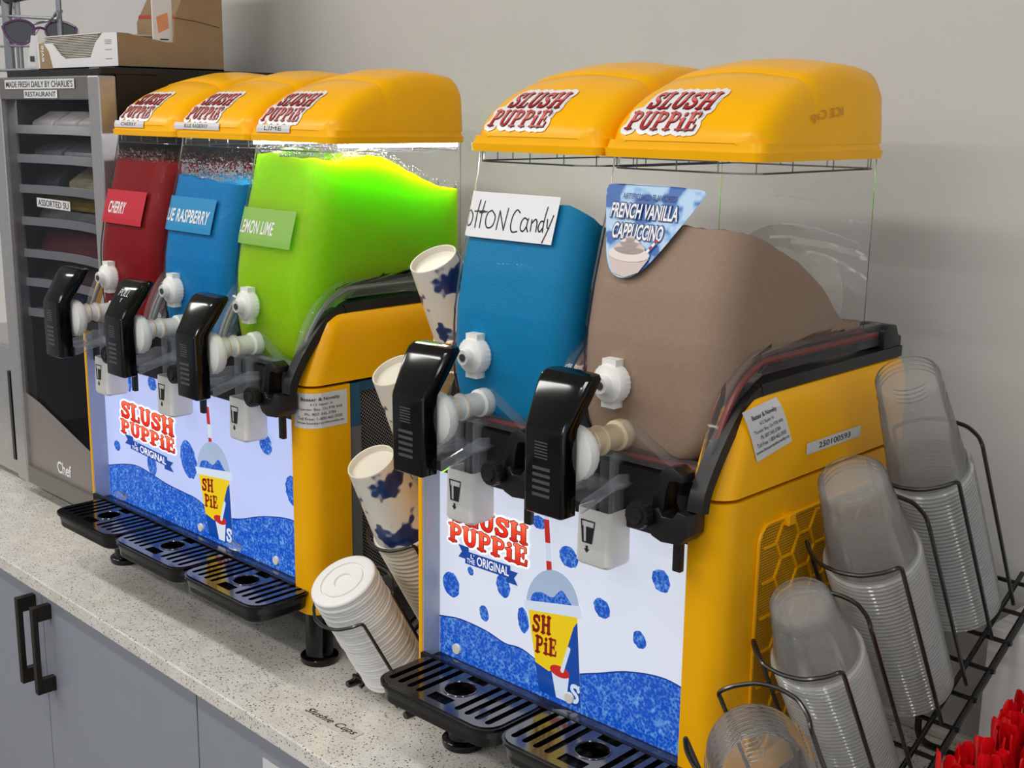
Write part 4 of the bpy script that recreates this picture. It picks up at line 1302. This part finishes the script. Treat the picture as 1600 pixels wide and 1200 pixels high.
def cup_mesh(rb, rr, ln, depth=1., ribs=True):
    """thin-walled cup, mouth down at z=0, closed end up"""
    mb = MB(); rim = rr; nr = 7
    prof = [(rim - .0035, .0008), (rim - .0012, -.0002), (rim, .0006), (rim - .0002, .0016), (rim - .0014, .0024), (rim - .0034, .0026), (rim - .0042, .0055)]
    if depth < 1:
        z1 = ln * depth; t = (z1 - .0055) / (ln - .0055)
        r1 = (rim - .004) + (rb + .001 - (rim - .004)) * t
        mb.lathe(prof, 40, mi=1); mb.lathe([prof[-1], (r1, z1)], 40); return mb
    z = .014
    prof += [(rim - .0048, .012), (rim - .0062, .0135)]
    for k in range(1, 9):
        t = k / 8; prof.append((rim - .0062 + (rb - (rim - .0062)) * t, .0135 + (ln - .0065 - .0135) * t))
        if ribs and k in (6, 7): prof.append((prof[-1][0] - .0007, prof[-1][1] + .0004))
    prof += [(rb - .0004, ln - .003), (rb - .002, ln - .0006), (rb - .004, ln), (rb - .0075, ln - .0003), (rb - .0095, ln - .0035), (rb - .012, ln - .004), (rb * .4, ln - .0035), (.0005, ln - .0035)]
    mb.lathe(prof[:nr], 40, mi=1); mb.lathe(prof[nr - 1:], 40)
    return mb

def stack(mesh_top, mesh_nest, cx, s, htop, hmin, pitch, top_label, nest_label, cat, name, group, jitter=.0, full=None):
    h = htop; i = 0
    while h > hmin:
        src = mesh_top if i == 0 else (full[0] if full and i <= full[1] else mesh_nest)
        o = bpy.data.objects.new(name, src); COL.objects.link(o)
        o.location = sh(cx + random.uniform(-jitter, jitter), s + random.uniform(-jitter, jitter), h)
        o.rotation_euler = (TA, 0, 0)
        tag(o, top_label if i == 0 else nest_label, cat, group)
        h -= pitch; i += 1
    return i
def mesh_only(mb, name, mats, smooth=50):
    o = mb.build(name, mats, None, smooth); me = o.data; bpy.data.objects.remove(o); return me

RX = 1.3685
rack('cup_rack', RX, .066, [(.026, .052, .235), (.147, .050, .244), (.268, .053, .268), (.394, .051, .268)], -.03, .47, 'black tilted wire rack of clear cups beside the two-bowl machine', .24)
for s, rb, rr, ln, hr, w, top_l in ((.147, .030, .0465, .080, .2150, 'small', 'top small clear cup of the stack just behind the dome lids'),
                       (.268, .0335, .0500, .107, .2390, 'middle', 'top clear cup of the middle stack in the right rack'),
                       (.394, .0325, .0470, .131, .2440, 'tall', 'top tall clear cup of the rearmost stack by the wall')):
    mt = mesh_only(cup_mesh(rb, rr, ln), 'clear_cup', ['cupclear', 'cuprim'], 28); mn = mesh_only(cup_mesh(rb, rr, ln, .42), 'clear_cup_nested', ['cupnest', 'cuprim'], 28)
    mf = mesh_only(cup_mesh(rb, rr, ln), 'clear_cup_inner', ['cupinner', 'cuprim'], 28)
    stack(mt, mn, RX, s, hr, .034, .0054, top_l, {'small': 'clear cup nested in the short-cup stack behind the dome lids', 'middle': 'clear cup nested in the middle stack of the right rack',
          'tall': 'clear cup nested in the rearmost stack by the wall'}[w], 'cup', 'clear_cup', w + ' clear cups in the right rack', full=(mf, 3))
# dome lids
def dome_mesh(full=True):
    mb = MB(); R = .0465
    prof = [(R + .004, 0), (R + .0045, .003), (R + .002, .005), (R, .006)]
    for k in range(0, 13):
        a = (PI / 2 * .84) * k / 12; prof.append((R * math.cos(a), .008 + .044 * math.sin(a)))
    if full:
        prof += [(.0105, .0505), (.0100, .0495), (.0098, .046)]
    mb.lathe(prof, 40); return mb
M['dome'] = clear('clear_dome', haze=.03, ior_blend=.10, rough=.03)
md = mesh_only(dome_mesh(), 'dome_lid', 'dome'); mdn = mesh_only(dome_mesh(), 'dome_lid_nested', 'dome')
stack(md, mdn, RX - .004, .030, .190, .145, .0065, 'top clear dome lid at the front of the right rack', 'clear dome lid nested under the top dome lid', 'lid', 'dome_lid', 'clear dome lids in the right rack')

LX = .748
rack('cup_rack', LX, .062, [(.012, .050, .178), (.127, .047, .205), (.222, .047, .215), (.345, .047, .30)], -.032, .42, 'black tilted wire rack of white cups between the two machines', .2)
def foam_lid(top_=False):
    mb = MB(); R = .0445
    prof = [(R - .003, .0), (R, .0), (R + .0008, .0018), (R, .0042), (R - .002, .0052)]
    if top_:
        prof += [(R - .005, .0056), (.031, .0056), (.0303, .0036), (.0285, .0036), (.0278, .0056), (.012, .0056), (.0110, .0030), (.0005, .0030)]
    else: prof += [(.020, .0052)]
    mb.lathe(prof, 44)
    return mb
ml = mesh_only(foam_lid(True), 'white_lid', 'foam'); mln = mesh_only(foam_lid(), 'white_lid_nested', 'foam')
stack(ml, mln, LX - .003, .012, .203, .036, .0047, 'top white plastic lid with a ringed centre, leaning in the left rack', 'white plastic lid stacked under the top lid in the left rack', 'lid', 'white_disc_lid', 'white lids in the left rack', .0009)
def paper_cup(top_=True):
    mb = MB(); rr, rb, ln = .0455, .0325, .118
    mb.tube([(rr * math.cos(2 * PI * k / 40), rr * math.sin(2 * PI * k / 40), .002) for k in range(40)], .0024, 6, True, 1)
    if top_:
        pr = [(rr - .001 + (rb - rr + .001) * k / 10, .003 + (ln - .003) * k / 10) for k in range(11)]
        mb.lathe(pr, 40)
        mb.lathe([(rb, ln), (rb - .0005, ln + .0015), (rb - .002, ln + .001), (rb - .003, ln - .007), (.0005, ln - .007)], 40, mi=1)
    else:
        mb.lathe([(rr - .001, .003), (rr - .0045, .035)], 40, mi=1)
    return mb
mc = mesh_only(paper_cup(), 'paper_cup', ['papercup', 'cupwhite']); mcn = mesh_only(paper_cup(False), 'paper_cup_nested', ['cupwhite', 'cupwhite'])
for s, hc, tl, nl, grp in ((.127, .314, 'top printed paper cup of the stack just behind the white lids', 'paper cup nested in the stack just behind the white lids', 'front paper cups'),
               (.220, .392, 'top paper cup of the stack half hidden behind the black tap lever', 'paper cup nested in the stack behind the black tap lever', 'middle paper cups'),
               (.345, .480, 'top paper cup of the tall rear stack beside the cotton candy bowl', 'paper cup nested in the tall rear stack beside the cotton candy bowl', 'rear paper cups')):
    stack(mc, mcn, LX, s, hc - .118, .036, .0075, tl, nl, 'cup', 'paper_cup', grp)

# ------------------------------------------------------------------ red spoon straws and the white carton on the right
bx0, bx1, by0, by1 = 1.486, 1.650, .000, .230
m = MB()
m.loft([rrect(bx0, bx1, by0, by1, .01, 4, .0), rrect(bx0, bx1, by0, by1, .01, 4, .12), rrect(bx0 + .003, bx1 - .003, by0 + .003, by1 - .003, .008, 4, .12), rrect(bx0 + .003, bx1 - .003, by0 + .003, by1 - .003, .008, 4, .004)])
tag(m.build('straw_bin', 'whitegloss'), 'low white bin holding the red spoon straws', 'bin')
def straw_mesh():
    mb = MB(); L = .186
    mb.tube([(0, 0, 0), (0, 0, L - .034)], .0034, 7)
    rings = []
    for t, w, d in ((0, .0034, .0034), (.3, .0048, .0030), (.6, .0064, .0026), (.85, .0066, .0022), (1, .0042, .0018)):
        z = L - .034 + .034 * t; rg = []
        for k in range(9):
            a = PI * k / 8; rg.append((w * math.cos(a), d * math.sin(a) * 1.6 - d, z + (.002 * math.sin(a) if t == 1 else 0)))
        for k in range(8, -1, -1):
            a = PI * k / 8; rg.append((w * .88 * math.cos(a), d * math.sin(a) * 1.6 - d + .0012 - .0016 * math.sin(a), z))
        rings.append(rg)
    mb.loft(rings)
    return mb
ms = mesh_only(straw_mesh(), 'spoon_straw', 'redplastic', 40)
for i in range(12):
    for j in range(16):
        x = bx0 + .012 + (bx1 - bx0 - .024) * (i + random.uniform(.1, .9)) / 12; y = by0 + .012 + (by1 - by0 - .024) * (j + random.uniform(.1, .9)) / 16
        o = bpy.data.objects.new('spoon_straw', ms); COL.objects.link(o)
        o.location = (x, y, .005 + random.uniform(0, .012) + (.012 if y > .1 else 0)); o.rotation_euler = (random.uniform(-.07, .07), random.uniform(-.07, .07), random.uniform(0, 6.28))
        tag(o, 'red plastic spoon straw standing in the bin at the bottom right', 'straw', 'red spoon straws in the bin')
m = MB(); m.box(1.4035, 1.56, .33, .428, 0, .208)
c = m.build('white_carton', 'cardw', smooth=0, bevel=.001); tag(c, 'plain white carton standing against the wall behind the red straws', 'carton')

# ------------------------------------------------------------------ glass-door fridge with boxes on top
fx0, fx1, ft = -.490, -.038, .828
fr = empty('display_fridge', (-.264, .2, 0)); tag(fr, 'tall glass-door countertop fridge with steel frame beside the cherry bowl', 'fridge')
F = Vector(fr.location)
def fp(nm, mb, mats, parent=fr, **k):
    mb.v = [(a - F.x, b - F.y, c_ - F.z) for a, b, c_ in mb.v]
    return mb.build(nm, mats, parent, **k)
m = MB(); t = .012
m.box(fx0 + .005, fx0 + .005 + t, .036, .42, .02, .842); m.box(fx1 - .005 - t, fx1 - .005, .036, .42, .02, .842)
m.box(fx0 + .017, fx1 - .017, .408, .42, .02, .842); m.box(fx0 + .017, fx1 - .017, .036, .42, .02, .075); m.box(fx0 + .017, fx1 - .017, .036, .42, .80, .842)
fp('body', m, 'blackbox', smooth=0)
for a, b, c_, d in ((fx0, fx0 + .048, .030, ft), (fx1 - .040, fx1, .030, ft)):
    fp('door_stile', MB().box(a, b, 0, .033, c_, d), 'steel', smooth=0, bevel=.003)
fp('door_rail', MB().box(fx0 + .048, fx1 - .040, .001, .033, .788, ft), 'steeld', smooth=0, bevel=.002)
fp('door_rail', MB().box(fx0 + .048, fx1 - .040, .001, .033, .030, .066), 'steeld', smooth=0, bevel=.002)
M['tint'] = clear('tinted_glass', tint=(214, 214, 218), haze=.012, ior_blend=.05, rough=.01)
gl = fp('glass_pane', MB().box(fx0 + .047, fx1 - .039, .010, .014, .065, .789), 'tint', smooth=0)
pm_ = MB()
pts = [(fx0 + .048, .066), (fx1 - .040, .066), (fx1 - .040, .135), (-.16, .145), (-.28, .178), (-.38, .205), (fx0 + .048, .216)]
vs, fs = fill2d([pts]); pm_.flat(([(v[0], v[1]) for v in vs], fs), lambda a, b: (a, .0092, b), 0)
put_text(pm_, 'Chef', -.318, -.258, .0765, .1010, lambda a, b: (a, .0086, b), 1, .02)
o = fp('lower_glass_film', pm_, [pm('grey_film', (128, 120, 116), .3), M['logo_white']], smooth=0); o['label'] = 'grey curved film with the word Chef'
fl = bpy.data.lights.new('fridge_fill_light', 'AREA'); fl.shape = 'RECTANGLE'; fl.size, fl.size_y, fl.energy, fl.color = .34, .02, 2.2, (1, .98, .95)  # added fill light to brighten the dark fridge interior, not a fitted lamp
fo = bpy.data.objects.new('fridge_fill_light', fl); COL.objects.link(fo); fo.location = (-.264, .026, .792); fo.rotation_euler = (math.radians(12), 0, 0)
hb = MB(); hb.box(fx1 - .045, fx1 - .004, .006, .115, .829, .842)
fp('hinge_bracket', hb, 'blackm', smooth=0, bevel=.003)
for x in (fx0 + .04, fx1 - .04):
    for y in (.06, .39): fp('foot', MB().lathe([(0, 0), (.016, 0), (.016, .012), (.011, .021), (0, .021)], 16, (x, y, 0)), 'blackm')
for t_, x0, x1, z0, z1 in (("MADE FRESH DAILY BY CHARLIE'S", -.412, -.124, .8070, .8235), ('RESTAURANT', -.330, -.192, .7905, .8045), ('ASSORTED SU', -.328, -.190, .5925, .6095)):
    m = MB(); y = -.0006 if z0 > .7 else .0088
    m.add([(x0, y, z0), (x1, y, z0), (x1, y, z1), (x0, y, z1)], [(0, 1, 2, 3)])
    put_text(m, t_, x0 + .006, x1 - .006, z0 + .0028, z1 - .0028, lambda a, b: (a, y - .0004, b), 1, .004)
    o = fp('label_strip', m, ['label', 'ink'], smooth=0); o['label'] = 'white printed strip reading ' + t_.title()
shelf_z = [.735, .680, .622, .560, .497, .440, .380]
M['shelf'] = pm('shelf_grey', (216, 214, 210), .4)
for z in shelf_z:
    m = MB(); fr_ = []
    for k in range(13):
        t = k / 12; x = fx0 + .018 + (fx1 - fx0 - .036) * t; fr_.append((x, .020 + .040 * math.sin(PI * t)))
    m.prism(fr_ + [(fx1 - .018, .40), (fx0 + .018, .40)], z - .004, z, 'z')
    lip = [[(x, y, z - .010), (x, y - .003, z - .010), (x, y - .003, z + .006), (x, y, z + .006)] for x, y in fr_]
    m.loft(lip)
    fp('shelf', m, 'shelf', smooth=30)
def wedge(c): return lambda: None
pk = 0
cols = [(150, 146, 142), (162, 152, 144), (144, 146, 146)]
def pack(x0, x1, y0, y1, z0, z1, c, label, cat='food pack', tilt=.35):
    m = MB(); cx = (x0 + x1) / 2
    yb = y0 + (y1 - y0) * tilt
    m.prism([(y0, z0), (y1, z0), (y1, z1), (yb, z1), (y0, z0 + (z1 - z0) * .35)], x0, x1)
    m.v = [(a - cx, b - y0, c_ - z0) for a, b, c_ in m.v]
    o = m.build('food_pack', [pm('pack_wrap', c, .3, noise=.25, nscale=40)], None, 0, bevel=.004); o.location = (cx, y0, z0)
    tag(o, label, cat, 'packs in the fridge'); return o
sh_names = ['top', 'second', 'third', 'fourth', 'fifth', 'sixth', 'lowest']
ords = ['leftmost', 'second', 'third', 'rightmost']
for si, n_ in ((0, 4), (1, 3)):
    for i in range(n_):
        w = (fx1 - fx0 - .06) / n_; x0 = fx0 + .03 + w * i
        pack(x0 + .006, x0 + w - .006, .064, .17, shelf_z[si] + .001, shelf_z[si] + .032, random.choice(cols), '%s grey wrapped sandwich on the fridge\'s %s shelf' % (['leftmost', 'second', 'third', 'rightmost'][i] if n_ == 4 else ['left', 'middle', 'right'][i], sh_names[si]))
pack(-.31, -.205, .064, .15, shelf_z[2] + .001, shelf_z[2] + .044, (206, 196, 150), 'pale wrapped bun in the middle of the fridge\'s third shelf', tilt=.5)
pack(-.165, -.09, .064, .15, shelf_z[2] + .001, shelf_z[2] + .046, (204, 200, 160), 'pale wrapped bun at the right of the fridge\'s third shelf', tilt=.5)
pack(-.46, -.36, .064, .16, shelf_z[2] + .001, shelf_z[2] + .040, (88, 90, 96), 'dark pack at the left of the fridge\'s third shelf', tilt=.3)
pack(-.45, -.16, .064, .17, shelf_z[3] + .001, shelf_z[3] + .020, (150, 150, 146), 'flat white tray low on the fridge\'s fourth shelf', tilt=.1)
pack(-.45, -.16, .072, .17, shelf_z[3] + .0225, shelf_z[3] + .046, (176, 150, 40), 'yellow pack on the flat white tray in the fridge', tilt=.1)
pack(-.14, -.065, .064, .17, shelf_z[3] + .001, shelf_z[3] + .044, (140, 40, 44), 'red pack at the right of the fridge\'s fourth shelf', tilt=.2)
pack(-.45, -.20, .064, .17, shelf_z[4] + .001, shelf_z[4] + .044, (140, 62, 66), 'dull red pack on the fridge\'s fifth shelf', tilt=.15)
pack(-.17, -.07, .064, .16, shelf_z[4] + .001, shelf_z[4] + .046, (200, 200, 186), 'white round-topped bun pack on the fridge\'s fifth shelf', tilt=.55)
pack(-.44, -.30, .064, .17, shelf_z[5] + .001, shelf_z[5] + .036, (44, 60, 48), 'dark green pack on the fridge\'s sixth shelf', tilt=.2)
pack(-.28, -.08, .064, .17, shelf_z[5] + .001, shelf_z[5] + .034, (92, 60, 70), 'maroon pack on the fridge\'s sixth shelf', tilt=.2)
pack(-.44, -.07, .048, .2, .0765, .105, (26, 82, 96), 'teal tray on the fridge floor', tilt=.2)
pack(-.40, -.30, .064, .18, shelf_z[6] + .001, shelf_z[6] + .05, (34, 66, 110), 'blue pack on the fridge\'s lowest shelf', tilt=.2)
pack(-.27, -.10, .064, .18, shelf_z[6] + .001, shelf_z[6] + .045, (30, 62, 104), 'wide blue pack on the fridge\'s lowest shelf', tilt=.2)

# open cardboard carton with cut-away front, on the fridge
cb = empty('cardboard_carton', (-.24, .163, .843)); tag(cb, 'torn open brown and white cardboard carton on top of the fridge', 'carton')
K = Vector(cb.location)
def cpart(nm, mb, mats, **k):
    mb.v = [(a - K.x, b - K.y, c_ - K.z) for a, b, c_ in mb.v]; return mb.build(nm, mats, cb, **k)
bx0_, bx1_, by0_, by1_, bz = -.400, -.080, .062, .268, .843
cpart('base', MB().box(bx0_, bx1_, by0_, by1_, bz, bz + .003), 'card', smooth=0)
front_prof = [(bx0_, bz), (bx1_ - .001, bz), (bx1_ - .001, .9015), (-.135, .903), (-.165, .886), (-.185, .862), (-.285, .861), (-.305, .868), (-.338, .890), (bx0_, .893)]
m = MB(); m.prism(front_prof, by0_, by0_ + .003, 'y')
o = cpart('front_flap', m, 'cardw', smooth=0); o['label'] = 'white printed front with a cut-away window'
m = MB()
m.add([(-.392, by0_ - .0004, bz + .002), (-.338, by0_ - .0004, bz + .002), (-.352, by0_ - .0004, .876), (-.372, by0_ - .0004, .891), (-.394, by0_ - .0004, .892)], [(0, 1, 2, 3, 4)])
put_text(m, 'evie', 0, 1, 0, 1, lambda a, b: (-.386 + .014 * (1 - b) , by0_ - .0008, .858 + .030 * a), 1, .01)
cpart('printed_band', m, ['card', 'logo_white'], smooth=0)
m = MB()
for z_ in (.8895, .8865, .8835, .8735, .858):
    m.box(-.128, -.104, by0_ - .0006, by0_ - .0003, z_, z_ + .0012)
o = cpart('small_print', m, pm('grey_print', (176, 150, 150), .6), smooth=0); o['kind'] = 'stuff'
side = [(by0_, bz), (by1_, bz), (by1_, 1.10), (.195, 1.10), (.190, .972), (.172, .932), (.170, .889), (.150, .8895), (.128, .893), (.112, .896), (.090, .8985), (.083, .9010), (by0_, .9015)]
m = MB(); m.prism(side, bx1_ - .003, bx1_, 'x')
o = cpart('torn_side', m, 'card', smooth=0)
m = MB(); m.tube([(bx1_ + .0002, .170, .932), (bx1_ + .0002, .215, .928), (bx1_ + .0002, .262, .9195)], .0008, 5); cpart('fold_crease', m, pm('crease', (96, 70, 46), .9))
back = [(bx0_, bz), (bx1_ - .003, bz), (bx1_ - .003, 1.10), (-.30, 1.10), (-.345, .985), (-.392, .942), (-.392, .92), (bx0_, .918)]
cpart('back_panel', MB().prism(back, by1_ - .003, by1_, 'y'), 'card', smooth=0)
m = MB(); m.add([(-.385, by1_ - .0036, .9485), (-.083, by1_ - .0036, .9355), (-.083, by1_ - .0036, .9415), (-.381, by1_ - .0036, .9550)], [(0, 1, 2, 3)]); cpart('red_stripe', m, 'redtape', smooth=0)
m = MB(); m.add([(bx0_ + .003, by0_ + .003, bz), (bx0_ + .003, by1_, bz), (bx0_ + .003, by1_, .915), (bx0_ + .003, by0_ + .003, .893), (bx0_, by0_ + .003, bz), (bx0_, by1_, bz), (bx0_, by1_, .915), (bx0_, by0_ + .003, .893)],
   [(0, 1, 2, 3), (4, 7, 6, 5), (3, 2, 6, 7), (0, 3, 7, 4), (1, 5, 6, 2)]); cpart('left_side', m, 'card', smooth=0)
# flat trays stacked inside
for i in range(20):
    m = MB(); z = .0 ; m.box(-.115, .115, -.075, .075, 0, .0012); m.box(-.110, .110, -.068, .068, .0012, .0029)
    if i == 0: mt_ = mesh_only(m, 'flat_tray', [pm('tray_card', (206, 200, 190), .7)], 0)
    o = bpy.data.objects.new('flat_tray', mt_); COL.objects.link(o); o.location = (-.279 + random.uniform(-.002, .002), .1425, .8472 + i * .0029)
    tag(o, 'thin pale card tray stacked inside the torn carton', 'tray', 'card trays in the carton')
# white leaflet standing in the carton, with an orange box printed on it
m = MB(); m.box(-.019, .019, -.0015, .0015, 0, .16)
m.add([(-.009, -.0018, .058), (.012, -.0018, .068), (.010, -.0018, .094), (-.012, -.0018, .086)], [(0, 1, 2, 3)], 1)
m.box(-.006, .010, -.0019, -.0016, .047, .049, 2)
o = m.build('leaflet', ['cardw', 'orange', 'ink'], None, 0); o.location = (-.0890, .152, .8462); o.rotation_euler = (0, 0, math.radians(90))
tag(o, 'white leaflet with an orange print standing in the torn carton', 'leaflet')

# ------------------------------------------------------------------ sunglasses stand behind the fridge's left corner
rk = empty('sunglasses_stand', (-.53, .14, .843)); tag(rk, 'grey wire sunglasses stand at the top left corner', 'display stand')
RKl = Vector(rk.location)
def rp(nm, pts, r, mat='chrome'):
    m = MB(); m.tube([Vector(p) - RKl for p in pts], r, 8); return m.build(nm, mat, rk)
yk = .10
rp('post', [(-.618, yk, .843), (-.618, yk, 1.12)], .0105); rp('post', [(-.424, yk + .02, .843), (-.424, yk + .02, 1.12)], .0055)
rp('thin_post', [(-.578, yk, .843), (-.578, yk, 1.10)], .0032); rp('thin_post', [(-.560, yk, .843), (-.560, yk, 1.10)], .0032)
rp('cross_wire', [(-.66, yk, .957), (-.41, yk, .940)], .0032); rp('cross_wire', [(-.66, yk, .896), (-.50, yk, .892)], .0026); rp('cross_wire', [(-.56, yk, .930), (-.43, yk + .02, .942)], .0026)
rp('hook', fillet([(-.424, yk + .01, .946), (-.375, yk - .005, .952), (-.362, yk - .01, .937), (-.345, yk - .012, .951)], .008), .003)
rp('base_wire', [(-.66, yk - .03, .846), (-.42, yk - .02, .846)], .003); rp('slant_wire', [(-.60, yk, .955), (-.54, yk - .02, .995)], .003, 'wire'); rp('top_bar', [(-.66, yk, .985), (-.44, yk, .992)], .010, 'wire')
def sunglasses(loc, rz, label):
    g = empty('sunglasses', loc, rz); tag(g, label, 'sunglasses')
    for sx in (-1, 1):
        out = smooth2([(sx * .010, .008), (sx * .020, .021), (sx * .040, .024), (sx * .062, .016), (sx * .066, .008), (sx * .056, -.012), (sx * .038, -.020), (sx * .020, -.014)], 4, True)
        m = MB(); m.tube([(a, 0, b) for a, b in out], .0026, 6, True); m.build('rim', 'purple', g)
        vs, fs = fill2d([out]); m = MB(); m.flat(([(v[0], v[1]) for v in vs], fs), lambda a, b: (a, .0005, b)); m.build('lens', M['smoke'], g, 0)
        m = MB(); m.tube(fillet([(sx * .064, 0, .012), (sx * .068, .02, .012), (sx * .066, .11, .008), (sx * .064, .135, -.012)], .02), .0024, 6); m.build('temple', 'purple', g)
    m = MB(); m.tube(fillet([(-.011, 0, .008), (0, -.003, .012), (.011, 0, .008)], .006), .0026, 6); m.build('bridge', 'purple', g)
    m = MB(); m.add([(-.014, -.049, -.006), (-.002, -.049, -.006), (-.010, -.050, -.062), (-.024, -.050, -.062)], [(0, 1, 2, 3)]); m.box(-.0185, -.0105, -.0508, -.0504, -.054, -.044, 1); m.tube([(0, -.002, .010), (-.008, -.049, -.007)], .0007, 5, mi=1); m.build('price_tag', ['paper', 'groove'], g, 0)
    return g
M['smoke'] = pm('smoked_lens_solid', (44, 40, 44), .08, coat=.5)
sunglasses((-.447, .090, .913), 1.1, 'purple sunglasses with a white price tag hanging from the stand')

# steel appliance and snack bags at the far left edge
m = MB(); m.box(-.86, -.545, .03, .40, .012, .29); ap = m.build('steel_toaster', 'steel', None, 0, bevel=.006)
tag(ap, 'grey steel appliance at the left edge of the counter', 'appliance')
m = MB(); m.box(-.56, -.549, .0215, .0295, .05, .24); m.build('door_edge', 'blackm', ap, 0)
for x in (-.83, -.575):
    for y in (.06, .37): MB().lathe([(0, 0), (.013, 0), (.012, .0125), (0, .0125)], 14, (x, y, 0)).build('foot', 'blackm', ap)
for i, (x, y, z, c_, lb) in enumerate(((-.62, .12, .291, (40, 92, 170), 'blue snack bag lying on the steel appliance'), (-.66, .25, .291, (180, 190, 200), 'pale snack bag behind the blue one on the steel appliance'))):
    m = MB(); rings = []
    for k in range(9):
        t = k / 8; th = .028 * math.sin(PI * t) ** .6 + .0008; rings.append([(-.055, -.0 + th * -1, t * .14), (0, -th * 1.3, t * .14), (.055, -th, t * .14), (.055, th, t * .14), (0, th * 1.3, t * .14), (-.055, th, t * .14)])
    m.loft(rings); o = m.build('snack_bag', [splash('bag_print_%d' % i, c_, (226, 228, 230), 18, .55)], None, 60); o.location = (x, y, z + .003); o.rotation_euler = (-.25, 0, .2)
    tag(o, lb, 'snack bag')
